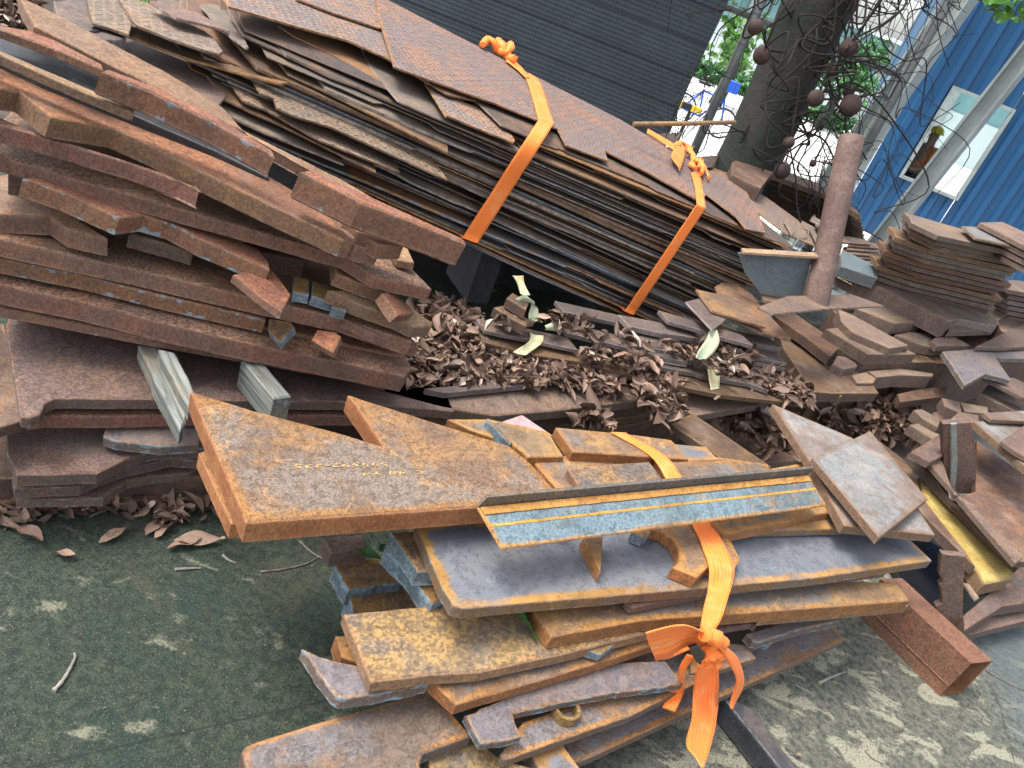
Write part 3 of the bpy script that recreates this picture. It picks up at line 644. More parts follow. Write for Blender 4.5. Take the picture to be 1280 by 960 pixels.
# worker seen through the window
def skin_person(name, label, base, face, height=1.62):
    """one continuous standing body grown along a jointed skeleton, clothes and helmet as children"""
    B = Vector(base); f_ = Vector((math.cos(face), math.sin(face), 0)); r_ = Vector((f_.y, -f_.x, 0)); k = height/1.75
    J = {}
    def P(n, x, y, z, rad): J[n] = (B+(r_*x+f_*y+Vector((0, 0, z)))*k, rad*k)
    P('pelvis', 0, 0, .95, .15); P('chest', 0, 0, 1.28, .155); P('neck', 0, 0, 1.47, .055); P('head', 0, .02, 1.60, .092); P('crown', 0, .015, 1.70, .07)
    for sx, n in ((1, 'r'), (-1, 'l')):
        P('sh'+n, .19*sx, 0, 1.40, .062); P('el'+n, .25*sx, .03, 1.12, .043); P('wr'+n, .20*sx, .20, 1.02, .03); P('ha'+n, .18*sx, .29, 1.03, .034)
        P('hip'+n, .09*sx, 0, .88, .095); P('kn'+n, .11*sx, .02, .48, .062); P('an'+n, .12*sx, -.01, .09, .042); P('to'+n, .13*sx, .15, .045, .038)
    E = [('pelvis', 'chest'), ('chest', 'neck'), ('neck', 'head'), ('head', 'crown')]
    for n in 'rl': E += [('chest', 'sh'+n), ('sh'+n, 'el'+n), ('el'+n, 'wr'+n), ('wr'+n, 'ha'+n), ('pelvis', 'hip'+n), ('hip'+n, 'kn'+n), ('kn'+n, 'an'+n), ('an'+n, 'to'+n)]
    root = empty(name, B); tag(root, label, 'person')
    def grow(nm, keys, edges, extra, mat, sub=2):
        idx = {n: i for i, n in enumerate(keys)}; me = bpy.data.meshes.new(nm); me.from_pydata([J[n][0]-B for n in keys], [(idx[a], idx[b]) for a, b in edges], []); o = link(nm, me, mat, root, Matrix.Translation(B))
        md = o.modifiers.new('skin', 'SKIN'); md.use_smooth_shade = True
        for i, n in enumerate(keys): me.skin_vertices[0].data[i].radius = (J[n][1]*extra, J[n][1]*extra)
        me.skin_vertices[0].data[0].use_root = True
        sb = o.modifiers.new('sub', 'SUBSURF'); sb.levels = sub; sb.render_levels = sub; return o
    grow('body', list(J), E, 1.0, 'skin')
    K = ['chest', 'pelvis', 'shr', 'elr', 'shl', 'ell']; grow('vest', K, [('chest', 'pelvis'), ('chest', 'shr'), ('shr', 'elr'), ('chest', 'shl'), ('shl', 'ell')], 1.12, 'vest_orange')
    K = ['pelvis', 'hipr', 'knr', 'anr', 'hipl', 'knl', 'anl']; grow('trousers', K, [('pelvis', 'hipr'), ('hipr', 'knr'), ('knr', 'anr'), ('pelvis', 'hipl'), ('hipl', 'knl'), ('knl', 'anl')], 1.14, 'trousers')
    hc = J['head'][0]+Vector((0, 0, .05*k)); V = []; F = []
    for j in range(9):
        t_ = math.pi/2*j/8
        for i in range(20):
            a = 2*math.pi*i/20; rad = .125*k*math.cos(t_) if j else .145*k; V.append(hc+Vector((math.cos(a)*rad, math.sin(a)*rad, .12*k*math.sin(t_))))
    for j in range(8):
        for i in range(20): F.append((j*20+i, j*20+(i+1) % 20, (j+1)*20+(i+1) % 20, (j+1)*20+i))
    mesh_obj('helmet', V, F, 'helmet_yellow', root, True)
    fc = J['head'][0]+f_*.095*k
    for nm, dx, dz, rr_, mt_ in (('eye', .033, .015, .010, 'tyre_black'), ('eye', -.033, .015, .010, 'tyre_black'), ('nose', 0, -.015, .014, 'skin'), ('mouth', 0, -.05, .012, 'vest_orange')):
        c_ = fc+r_*dx*k+Vector((0, 0, dz*k)); tube_mesh(nm, [c_-r_*rr_*k*(2 if nm == 'mouth' else .6), c_+r_*rr_*k*(2 if nm == 'mouth' else .6)], rr_*k*(.5 if nm == 'mouth' else 1), mt_, root, 8)
    return root
pw = ray(1168, 170); pk = 9.9/pw.y; pp = CAM+pw*pk
skin_person('person', 'person in an orange vest and yellow helmet seen through the window of the blue building', (pp.x, pp.y, 0), math.radians(200), 1.62*pp.z/1.52 if pp.z > 1.2 else 1.2)
print('worker head z', pp.z)

# ---- slanting girders (H sections)
def girder(label, base, top, wid, dep, rotz, mat='girder_paint'):
    base = Vector(base); top = Vector(top); ax = (top-base).normalized(); hx = Vector((math.cos(rotz), math.sin(rotz), 0)); hx = (hx-ax*hx.dot(ax)).normalized(); hy = ax.cross(hx)
    e = empty('slanting_girder', base); tag(e, label, 'girder', 'slanting painted girders')
    def bar(nm, x0, x1, y0, y1):
        V = [p+hx*x+hy*y for p in (base, top) for x in (x0, x1) for y in (y0, y1)]
        mesh_obj(nm, V, [(0, 1, 3, 2), (4, 6, 7, 5), (0, 4, 5, 1), (2, 3, 7, 6), (0, 2, 6, 4), (1, 5, 7, 3)], mat, e)
    f = 0.018
    bar('flange', -wid/2, wid/2, -dep/2, -dep/2+f); bar('flange', -wid/2, wid/2, dep/2-f, dep/2); bar('web', -0.008, 0.008, -dep/2+f, dep/2-f)
    bp = [base+Vector((x, y, 0)) for x, y in ((-.2, -.2), (.2, -.2), (.2, .2), (-.2, .2))]
    mesh_obj('base_plate', bp+[p+Vector((0, 0, .03)) for p in bp], [(0, 3, 2, 1), (4, 5, 6, 7), (0, 1, 5, 4), (1, 2, 6, 5), (2, 3, 7, 6), (3, 0, 4, 7)], mat, e)
def yhit(px, py, Y):
    r = ray(px, py); return CAM+r*(Y/r.y)
def lean(pa, pb, Y):
    A = yhit(*pa, Y); B = yhit(*pb, Y); d = (B-A)/(B.z-A.z); return A-d*A.z, A+d*(3.6-A.z)
b1, t1 = lean((1037, 232), (1190, 15), 6.9); girder('farther greenish girder leaning behind the hanging pods and the rusty pipe', b1, t1, 0.16, 0.18, math.radians(50))
b2, t2 = lean((1108, 290), (1290, 60), 5.9); girder('nearer pale blue girder leaning across the window of the blue building', b2, t2, 0.11, 0.12, math.radians(55))
# thin post beside the first girder
b3, t3 = lean((1080, 205), (1160, 75), 7.6)
o = tube_mesh('slim_post', [b3, t3], 0.035, 'girder_paint', None, 10); tag(o, 'slim pale post between the two slanting girders', 'post')

# ---- tree with hanging pods on tangled stems
TY = 4.9
tb = yhit(927, 222, TY); tt = yhit(1024, 2, TY); dd = (tt-tb)/(tt.z-tb.z); base = tb-dd*tb.z
tree = empty('cannonball_tree', base); tag(tree, 'dark tree trunk with round woody pods on tangled stems, standing before the fence', 'tree')
path = []; rr = []
for i in range(40):
    z = 4.2*i/39; p = base+dd*z; p += Vector((noise.noise(Vector((0, 0, z*1.1)))*0.03, noise.noise(Vector((4, 0, z*1.1)))*0.03, 0)); path.append(p)
    rr.append((0.175+0.07*math.exp(-z*2.2)+0.03*max(0, z-1.3))*(1+0.05*noise.noise(Vector((z*3.5, 1, 0)))))
tr = tube_mesh('trunk', path, rr, 'bark', tree, 36)
for v in tr.data.vertices:
    q = v.co.normalized(); v.co += Vector((q.x, q.y, 0))*0.022*noise.noise(Vector((v.co.x*22, v.co.y*22, v.co.z*4)))
def trunk_pt(z): return base+dd*z
def limb(P, r0, r1, name='limb', mat='bark', sides=8):
    Pc = catmull([Vector(p) for p in P], 6); n = len(Pc); return tube_mesh(name, Pc, [r0+(r1-r0)*i/(n-1) for i in range(n)], mat, tree, sides)
limb([trunk_pt(1.85), trunk_pt(2.1)+Vector((.35, -.1, .1)), trunk_pt(2.5)+Vector((.9, -.2, .3)), trunk_pt(3.2)+Vector((1.4, -.3, .3))], .11, .05)
limb([trunk_pt(2.0), trunk_pt(2.5)+Vector((-.4, .1, .1)), trunk_pt(3.3)+Vector((-1.0, .2, .2))], .09, .04)
limb([trunk_pt(3.4), trunk_pt(4.1)+Vector((.1, .4, .3)), trunk_pt(4.9)+Vector((.3, .8, .2))], .10, .03)
V = []; F = []
for c, rad in ((trunk_pt(4.4)+Vector((0, .5, .6)), 1.1), (trunk_pt(3.6)+Vector((-1.2, .5, .6)), .8), (trunk_pt(3.6)+Vector((1.7, .4, .7)), .9)):
    for i in range(900):
        q = Vector((rnd.gauss(0, 1), rnd.gauss(0, 1), rnd.gauss(0, .7))).normalized()*rad*rnd.uniform(.45, 1.05)+c; T_ = []
        leaf_geom(V, F, T_, q, rnd.uniform(.12, .2), rnd.uniform(0, 6.28), rnd.gauss(-.3, .4), .3, .5, .3, .38)
o = mesh_obj('crown', V, F, 'leaf_green', tree)
fr_px = [('G', 280, 100, 28), ('G', 305, 205, 33), ('G', 505, 365, 30), ('G', 635, 392, 39), ('G', 628, 178, 34), ('G', 565, 258, 25), ('G', 405, 530, 22), ('G', 380, 634, 31), ('G', 495, 608, 13), ('G', 628, 340, 22)]
fpos = []
for k, x, y, r_ in fr_px:
    px, py = R(k, x, y)[0]; Y = TY-rnd.uniform(.28, .55)+(0.0 if x > 350 else -0.1); p = yhit(px, py, Y); rad = r_/2.9767*(p-CAM).dot(fwd)/FPX
    fpos.append((p, rad)); V = []; F = []; nu, nv = 20, 14
    for j in range(nv+1):
        for i in range(nu):
            a = 2*math.pi*i/nu; t_ = math.pi*j/nv; q = Vector((math.sin(t_)*math.cos(a), math.sin(t_)*math.sin(a), math.cos(t_)*1.04)); V.append(p+q*rad*(1+0.05*noise.noise(q*2.5+p*5)))
    for j in range(nv):
        for i in range(nu): F.append((j*nu+i, j*nu+(i+1) % nu, (j+1)*nu+(i+1) % nu, (j+1)*nu+i))
    mesh_obj('pod', V, F, 'fruit', tree, True)
def stem_curve(a, b, sagv, n=7, wig=.10):
    P = []
    for i in range(n):
        f = i/(n-1); q = a.lerp(b, f)+sagv*math.sin(math.pi*f)+(Vector((rnd.gauss(0, wig), rnd.gauss(0, wig*.5), rnd.gauss(0, wig))) if 0 < i < n-1 else Vector()); P.append(q)
    return P
for p, rad in fpos:
    for q in range(2):
        z = p.z+rnd.uniform(-.1, .9); limb(stem_curve(trunk_pt(max(.4, z))+Vector((0, -.1, 0)), p+Vector((0, 0, rad*.8)), Vector((rnd.uniform(-.15, .15), -.15, rnd.uniform(-.25, .2)))), .007, .004, 'stem', 'vine', 5)
for i in range(34):
    z = rnd.uniform(.9, 2.4); sgn = 1 if rnd.random() < 0.72 else -1
    ln = rnd.uniform(.25, .85); a = trunk_pt(z)+Vector((sgn*.1, -.12, 0)); b = a+Vector((sgn*ln, -rnd.uniform(0, .3), rnd.uniform(-.85, .25)))
    limb(stem_curve(a, b, Vector((rnd.uniform(-.1, .1), -.1, rnd.uniform(-.35, .3))), 8, .09), rnd.uniform(.004, .008), .002, 'stem', 'vine', 5)
for i in range(60):
    z = rnd.uniform(.8, 2.3); sgn = 1 if rnd.random() < 0.7 else -1
    a = trunk_pt(z)+Vector((sgn*.12, -.15, 0))+Vector((sgn*rnd.uniform(0, .4), 0, 0)); b = a+Vector((sgn*rnd.uniform(.05, .5), -rnd.uniform(0, .2), rnd.uniform(-.6, -.05)))
    limb(stem_curve(a, b, Vector((0, -.05, rnd.uniform(-.1, .1))), 6, .05), rnd.uniform(.002, .004), .0012, 'stem', 'vine', 4)
# leaf sprig hanging into the upper right corner
sp = empty('leafy_branch', yhit(1262, -15, 3.2)); tag(sp, 'bright green leafy twig hanging into the upper right corner', 'leaves')
c = yhit(1268, -40, 3.2); tube_mesh('twig', catmull([c+Vector((.5, .1, .6)), c+Vector((.1, 0, .2)), c, yhit(1258, 12, 3.2)], 6), .006, 'stick', sp, 6)
V = []; F = []
for i in range(95):
    q = yhit(rnd.gauss(1266, 20), rnd.uniform(-40, 24), 3.2+rnd.uniform(-.12, .12)); T_ = []
    leaf_geom(V, F, T_, q, rnd.uniform(.035, .075), rnd.uniform(0, 6.28), rnd.uniform(-1.2, .3), .4, .5, .2, .42)
mesh_obj('foliage', V, F, 'leaf_bright', sp)

# ---- street beyond the fence
def prism(name, x0, x1, y0, y1, z0, z1, mat, par): return box_at(name, (x0, y0, z0), (x1, y1, z1), mat, par)
fb = empty('long_shed', (4, 26, 0)); tag(fb, 'pale long shed with a teal band far down the street beyond the fence', 'building')
prism('wall', -2, 16, 26, 32, 0, 1.25, 'facade_pale', fb); prism('upper_wall', -2, 16, 26.05, 32, 1.25, 2.3, 'facade_teal', fb); prism('roof', -2.3, 16.3, 25.6, 32.4, 2.3, 2.4, 'facade_pale', fb)
for i in range(9): prism('column', -1.8+i*2.1, -1.6+i*2.1, 25.8, 25.99, 0, 2.3, 'window_trim', fb)
hb = empty('green_hedge', (3, 20, 0)); tag(hb, 'low green hedge on the far side of the pale street', 'hedge')
V = []; F = []
for i in range(2600):
    q = Vector((rnd.uniform(-1, 5.2), rnd.uniform(19.6, 20.4), rnd.uniform(0.02, .4))); T_ = []
    leaf_geom(V, F, T_, q, rnd.uniform(.12, .22), rnd.uniform(0, 6.28), rnd.gauss(0, .6), .4, .5, .3, .5)
mesh_obj('foliage', V, F, 'leaf_green', hb)
def street_tree(x, y, h, label, n=1300, mat='leaf_green'):
    e = empty('street_tree', (x, y, 0)); tag(e, label, 'tree', 'street trees beyond the fence')
    tube_mesh('trunk', [(x, y, 0), (x+.05, y, h*.4), (x, y, h*.75)], [.13, .1, .05], 'bark', e, 8); V = []; F = []
    for c in range(7):
        cc = Vector((x+rnd.gauss(0, h*.13), y+rnd.gauss(0, h*.13), h*rnd.uniform(.5, .95)))
        for i in range(n//7):
            T_ = []; leaf_geom(V, F, T_, cc+Vector((rnd.gauss(0, 1), rnd.gauss(0, 1), rnd.gauss(0, .8)))*h*.09, .22, rnd.uniform(0, 6.28), rnd.gauss(0, .5), .4, .5, .3, .5)
    mesh_obj('crown', V, F, mat, e)
street_tree(1.6, 15.5, 1.5, 'small bright green young tree just right of the shade net edge', 260, 'leaf_bright')
street_tree(4.3, 19.0, 1.9, 'bushy dark green street tree seen right of the big trunk', 600)
# kerb stripe barrier
p = yhit(858, 130, 9.0)
kb = empty('striped_barrier', (p.x, 9.0, 0)); tag(kb, 'low black and yellow striped barrier beyond the fence at the net edge', 'barrier')
for i in range(8): prism('stripe', p.x-.7+i*.11, p.x-.7+(i+1)*.11-.001, 8.98, 9.08, p.z-.05, p.z+.01, 'barrier_yellow' if i % 2 else 'barrier_black', kb)
for i in range(2): prism('leg', p.x-.65+i*.7, p.x-.61+i*.7, 9.0, 9.05, 0, p.z-.051, 'barrier_black', kb)
# blue bicycle
cx = yhit(884, 128, 11.5); bx = cx.x; by = 11.5
bk = empty('parked_bicycle', (bx, by, 0)); tag(bk, 'blue bicycle parked on the pale paving beyond the fence', 'bicycle')
def circ(c, r, r2, nm, mat, n=24, axis='y'):
    return tube_mesh(nm, [Vector((c[0]+r*math.cos(2*math.pi*i/n), c[1], c[2]+r*math.sin(2*math.pi*i/n))) for i in range(n+1)], r2, mat, bk, 6, False)
for wx in (bx-.48, bx+.48):
    wpt = (wx, by, .33); wh = circ(wpt, .31, .02, 'wheel', 'tyre_black')
    V = []; F = []
    for i in range(12):
        a = math.pi*i/12; d = Vector((math.cos(a), 0, math.sin(a)))*.3; wire(Vector(wpt)-d, Vector(wpt)+d, .003)
    s_ = mesh_obj('spokes', V, F, 'wire_metal', wh)
A = Vector((bx-.48, by, .33)); Bq = Vector((bx-.05, by, .30)); Cq = Vector((bx-.18, by, .82)); Dq = Vector((bx+.33, by, .80)); Eq = Vector((bx+.48, by, .33))
for q in ((A, Bq), (A, Cq), (Bq, Cq), (Bq, Dq), (Cq, Dq), (Dq, Eq)): tube_mesh('frame_tube', list(q), .022, 'bike_blue', bk, 8)
tube_mesh('seat_post', [Cq, Cq+Vector((-.03, 0, .12))], .014, 'wire_metal', bk, 6); prism('saddle', Cq.x-.17, Cq.x+.1, by-.07, by+.07, .94, .99, 'tyre_black', bk)
tube_mesh('handlebar', [Dq+Vector((-.08, -.26, .2)), Dq+Vector((0, -.1, .18)), Dq+Vector((0, .1, .18)), Dq+Vector((-.08, .26, .2))], .013, 'wire_metal', bk, 6); tube_mesh('stem', [Dq, Dq+Vector((0, 0, .18))], .015, 'wire_metal', bk, 6)
prism('crate', bx+.15, bx+.5, by-.18, by+.18, .99, 1.22, 'bike_blue', bk)

bk.scale = (.62, .62, .62)
# ================================================================ PILE FACES
FL = FP(-0.98, 1.243, 31)          # low pile at the left
a25 = math.radians(25)
FU = FP(0, 1.69/math.cos(a25), 25)  # thick plates above it
FD = FP(-0.2, 2.62, 35)            # strapped sheet bundle
FF = FP(0.045, 1.04, 35)           # front pile
def zof(px, py, F_=None, off=0.0): return F_.hit(px, py, off).z

# ---------------------------------------------------------------- low left pile
ORD = 'topmost second third fourth fifth sixth seventh eighth ninth tenth eleventh twelfth thirteenth fourteenth fifteenth sixteenth seventeenth eighteenth nineteenth twentieth'.split()
def ordinal(i):
    if i < 20: return ORD[i]
    t_ = ('twenty', 'thirty', 'forty', 'fifty')[(i+1)//10-2]; u_ = (i+1) % 10
    return t_+' '+ORD[u_-1] if u_ > 1 else (t_+' first' if u_ == 1 else t_[:-1]+'ieth')
LP = 'plates stacked flat in the low left pile'
plate('large mauve plate with rounded lobe, topmost of the low left pile beneath the two timbers', H(.345, 31),
      [(7, 408, -.0), (26, 521), (38, 522), (50, 517), (56, 504), (69, 498), (208, 499), (430, 502), (568, 514), (566, 514, .5), (8, 408, .5)], .030, 'mauve_rust', group=LP, sp=.03, jit=.0012)
plate('brown plate sticking out farthest left in the low left pile', H(.31, 31), [(-60, 395), (6, 405), (30, 525), (-10, 537), (-80, 540)], .03, 'dim_rust', group=LP, jit=.001)
plate('second plate of the low left pile with a speckled pitted edge', H(.297, 31), [*R('C', 98, 424, 170, 414, 420, 418, 700, 412, 1280, 415), (620, 522), (620, 522, .5), (34, 521, .4)], .036, 'pit_rust', group=LP, jit=.0015)
plate('teal grey flat piece wedged behind the tip of the arrow shaped plate', H(.25, 31), [*R('C', 385, 490, 430, 508, 600, 528, 740, 520), (260, 500), (140, 505)], .03, 'mauve_scale', group=LP, jit=.001)
plate('notched plate with a pale blue grey cut edge in the low left pile', H(.205, 31), [*R('C', 22, 500, 30, 560, 65, 636, 362, 630, 385, 620, 470, 575, 570, 545, 760, 535), (330, 540, .4), (10, 545, .5)], .034, 'mauve_rust', group=LP, jit=.002)
plate('lower notched plate sweeping up in a curve, low left pile', H(.155, 31), [*R('C', 45, 640, 55, 684, 300, 676, 330, 660, 470, 610, 640, 572), (300, 580), (300, 570, .4), (10, 590, .4)], .032, 'mauve_rust', group=LP, jit=.002)
plate('thin plate with a slanting blue grey end near the ground in the low left pile', H(.11, 31), [*R('C', 60, 728, 385, 720, 470, 660, 560, 640, 700, 630, 740, 610), (300, 590), (300, 590, .3), (0, 620, .3)], .028, 'mauve_rust', group=LP, jit=.002)
plate('long straight plate low in the pile just left of the arrow plate', H(.075, 31), [*R('C', 420, 705, 560, 664, 790, 664, 1100, 664), (380, 603, .3), (120, 610, .3)], .03, 'dim_rust', group=LP, jit=.001)
plate('bottom plate of the low left pile resting just above the dead leaves', H(.038, 31), [*R('C', -60, 735, 120, 742, 430, 733, 780, 728, 1100, 722), (380, 626, .35), (-20, 640, .35)], .03, 'dim_rust', group=LP, jit=.001)
plate('long dark slab under the low left pile that carries its back edge', H(.10, 31), [(-80, 600), (300, 595), (560, 560, .1), (560, 560, .5), (-80, 560, .5)], .095, 'dim_rust', name='steel_block', cat='steel block', sp=.05)
# timbers between the two piles
def timber(label, pts, z, t, split=False):
    a_, b_ = S(*pts[1], z), S(*pts[2], z); o = slab('timber', H(z, math.degrees(math.atan2(b_.y-a_.y, b_.x-a_.x))), pts, t, 'old_timber', sp=.02, jit=.0025 if split else .001, bev=.004, warp=.003)
    return tag(o, label, 'timber', 'old grey timbers under the thick plates')
timber('split weathered timber with a curled end, left of the two under the thick plates', [*R('C', 590, 165, 650, 178, 700, 270, 732, 345, 700, 385, 640, 270, 600, 200), ], .435, .04, True)
timber('squared weathered timber with a cracked end, right of the two under the thick plates', R('C', 900, 205, 985, 222, 1085, 342, 1018, 352), .435, .085)
timber('grey splintered timber slab lying against the left split timber', R('C', 515, 150, 600, 160, 700, 380, 690, 440, 672, 462, 600, 330), .405, .05, True)

# ---------------------------------------------------------------- thick plates, upper left (front edges read on the face FU)
UP = 'thick flame cut plates piled at the left'
def thick(label, front, ext, t, mat, tilt=0.0, off=0.0, d=.45, name='steel_plate', cat='steel plate', **kw):
    """front: pixels of the upper front edge, left to right; ext: extra pixel points, closing behind"""
    pl = FU.edge(front[0], front[-1], tilt, off)
    pts = list(front)+list(ext if ext is not None else [(*front[-1], d), (*front[0], d)])
    return plate(label, pl, pts, t, mat, name, cat, UP, **kw)
thick('lowest thin tan edge under the deep red plate of the left pile', [(-30, 379), (180, 421), (430, 466), (484, 480)], None, .024, 'tan_rust', jit=.001)
thick('deep red thick plate with stringy pitted edge, second from bottom of left pile', [*R('B', -80, 440, 0, 462, 300, 526, 620, 610, 900, 675, 1280, 755), (506, 470), (513, 461)], [(514, 459, .02), (480, 430, .3), (-30, 330, .3)], .052, 'pit_rust', off=.01, jit=.0025)
thick('long plate edged with peeling blue grey scale near the bottom of the left pile', [*R('B', -80, 345, 0, 362, 300, 425, 640, 512, 990, 594), ], None, .040, 'chip_rust', off=.0, jit=.001)
thick('dark plate hidden behind the square bar ends at the right foot of the left pile', [(230, 386), (440, 432), (505, 446)], None, .035, 'red_rust', off=-.03, jit=.001)
thick('broad brown plate with coarse pitted edge in the middle of the left pile', [*R('B', -80, 280, 0, 292, 200, 338, 500, 405, 860, 492, 1280, 590), (515, 427), (516, 424)], [(490, 398, .25), (330, 320, .4), (-30, 260, .3)], .044, 'pit_rust', off=.015, jit=.0025)
thick('slab end with orange side pushed in at the far left border', [*R('B', -280, 186, 0, 200, 185, 210, 250, 255, 400, 290)], [*R('B', 240, 190), (60, 215), (-95, 225)], .046, 'tan_rust', off=.02, jit=.001)
thick('bent kinked thick plate with tan top, crossing the middle of the left pile', [*R('B', 85, 66, 250, 125, 445, 215, 540, 205, 640, 235, 760, 300, 1005, 405)], R('B', 1000, 380, 960, 330, 800, 270, 520, 130, 300, 60), .044, 'chip_rust', off=.02, jit=.0008)
thick('short dark block in the gap under the bent kinked plate', [*R('B', 480, 275, 640, 320, 720, 345)], None, .035, 'dim_rust', off=-.03, name='steel_block', cat='steel block')
thick('long pitted plate running full length just below the blunt rounded one', [*R('A', -90, 560, 0, 576, 250, 655, 560, 745, 860, 830, 1280, 952), (470, 345), *R('H', 326, 330)], [*R('H', 200, 200), (400, 290, .2), (-30, 180, .3)], .036, 'pit_rust', off=.0, jit=.002)
thick('blunt ended pitted plate with rounded right end, below the big red bent one', [*R('A', -90, 440, 0, 462, 200, 520, 500, 612, 735, 700)], [*R('A', 742, 712, 600, 640, 350, 560, 150, 500, -90, 400)], .038, 'pit_rust', off=.02, jit=.002)
thick('big red plate with a stepped notch at its left, widest face of the left pile', [*R('A', -90, 322, 0, 328, 72, 338, 188, 434, 300, 455, 430, 480, 560, 540, 700, 612, 1000, 760, 1280, 893), *R('E', 722, 900)],
      R('E', 640, 810, 480, 700, 330, 610, 100, 520)+R('A', 400, 410, 180, 310, 0, 232, -90, 200), .046, 'red_rust', off=.03, jit=.0012, sp=.02)
thick('upright bar with blue scale chips lying on the big red plate', [*R('A', 378, 262, 560, 340, 800, 455, 1026, 582)], R('A', 1015, 560, 800, 430, 560, 315, 400, 255), .050, 'chip_rust', off=.0, jit=.0006, name='steel_bar', cat='steel bar', bev=.004)
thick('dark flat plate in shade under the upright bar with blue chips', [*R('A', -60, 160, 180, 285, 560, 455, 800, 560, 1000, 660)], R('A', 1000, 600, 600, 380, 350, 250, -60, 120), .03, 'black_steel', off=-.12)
thick('hollow looking rusty channel at the top left with dead leaves in it', [*R('A', -90, 90, 0, 108, 200, 180, 385, 258)], R('A', 380, 240, 150, 120, 0, 95, -90, 78), .018, 'red_rust', off=-.08, name='steel_channel', cat='steel channel')
thick('slim round edged bar in front of the rusty channel, top left', [*R('A', -90, 175, 0, 202, 190, 290, 330, 350, 500, 420)], R('A', 500, 405, 330, 330, 190, 270, -90, 150), .02, 'tan_rust', off=-.02, name='steel_bar', cat='steel bar')
thick('long brown plate with ragged reddish edge running from the top left corner to the middle', [*R('A', 130, 96, 400, 235, 700, 385, 1000, 535, 1280, 675), *R('E', 790, 738)], R('E', 700, 695, 560, 635, 330, 505, 234, 400)+R('A', 640, 280, 430, 170, 215, 55, 80, -10, 78, 0), .026, 'tan_rust', off=-.16, jit=.003, sp=.02)
thick('thick plate end welded in segments, jutting out under the orange strap', [*R('E', 524, 634, 640, 694, 752, 752, 1025, 856, 1142, 905)], R('E', 1125, 885, 1000, 830, 760, 720, 560, 630), .068, 'red_rust', off=.02, jit=.0006, bev=.005)
thick('brown block stepping out just below the welded segment plate', [*R('H', 55, 122, 130, 165, 222, 168)], R('H', 215, 150, 60, 100, 0, 60), .040, 'red_rust', off=.0, name='steel_block', cat='steel block')
thick('rusty wedge with a slanted right end behind the stepping block', [*R('H', 200, 222, 262, 232)], R('H', 238, 180, 150, 150), .022, 'tan_rust', off=-.05, name='steel_block', cat='steel block')
thick('small rusty block at the tip of the big red plate', [*R('H', -20, 135, 60, 170, 135, 185)], R('H', 130, 165, 60, 130, -20, 100), .045, 'pit_rust', off=.01, name='steel_block', cat='steel block')
thick('rust brown bar below the long pitted plate, right part of the left pile', [*R('H', -30, 272, 80, 315, 165, 345), ], None, .036, 'red_rust', off=-.02, name='steel_bar', cat='steel bar')
thick('tan plate with orange top sloping to a sharp right end, left pile', [*R('H', -60, 335, 60, 390, 200, 440, 262, 470, 328, 468)], R('H', 320, 450, 250, 400, 60, 340), .036, 'tan_rust', off=.0, jit=.001)
thick('square bar pointing outward beside the bluish block of the left pile', [*R('H', 145, 345, 200, 430, 240, 425)], R('H', 262, 420, 250, 400, 180, 340), .03, 'red_rust', off=.04, name='steel_bar', cat='steel bar')
thick('bluish scale covered block end in the right part of the left pile', [*R('B', 1235, 545, 1290, 560)], R('B', 1290, 510, 1260, 495), .030, 'slag_block', off=.03, name='steel_block', cat='steel block')
thick('pale grey block tucked under the long pitted plate', [*R('B', 1090, 490, 1150, 500)], R('B', 1150, 445, 1095, 430), .028, 'slag_block', off=-.0, name='steel_block', cat='steel block')
thick('grey wooden looking block right beside the pale grey block', [*R('B', 1160, 505, 1240, 530)], R('B', 1255, 475, 1165, 450), .028, 'slag_block', off=-.0, name='steel_block', cat='steel block')
thick('square bar with a bright blue end sticking out below the bent kinked plate', [*R('B', 868, 425, 985, 520, 1050, 565, 1083, 500)], R('B', 1020, 415, 990, 400), .022, 'red_rust', off=.05, name='steel_bar', cat='steel bar')
thick('stubby square bar end with blue scale resting on the deep red plate', [*R('B', 998, 635, 1040, 680, 1095, 620)], R('B', 1080, 600, 1000, 590), .020, 'slag_block', off=.05, name='steel_bar', cat='steel bar')
thick('stubby rounded bar end, right neighbour of the stubby bar with blue scale', [*R('B', 1158, 670, 1240, 715, 1268, 655)], R('B', 1250, 640, 1180, 630), .020, 'red_rust', off=.05, name='steel_bar', cat='steel bar')
thick('narrow rust plate ending in a slant above the deep red plate', [*R('H', 0, 440, 120, 500, 248, 546, 280, 548)], R('H', 262, 520, 100, 460), .028, 'pit_rust', off=.0)
# hidden core that carries the pile
for i, (z, dz) in enumerate(((.45, .05), (.55, .05), (.64, .05), (.73, .05), (.82, .05))):
    a = FU.hit(10, 300, -.12); b = FU.hit((430, 430, 380, 300, 200)[i], 330, -.16)
    pl = H(z, 25); o = slab('steel_plate', pl, [project(Vector((q.x, q.y, z))) for q in (a, b, b+FU.b*.4, a+FU.b*.4)], dz*1.6, 'dim_rust', sp=.08)
    tag(o, 'dark plate deep inside the left pile, %s from the bottom, showing through its gaps' % ('first', 'second', 'third', 'fourth', 'fifth')[i], 'steel plate', 'inner plates of the left pile')

# ---------------------------------------------------------------- strapped bundle of sheets
DB = 'thin steel sheets of the strapped bundle'
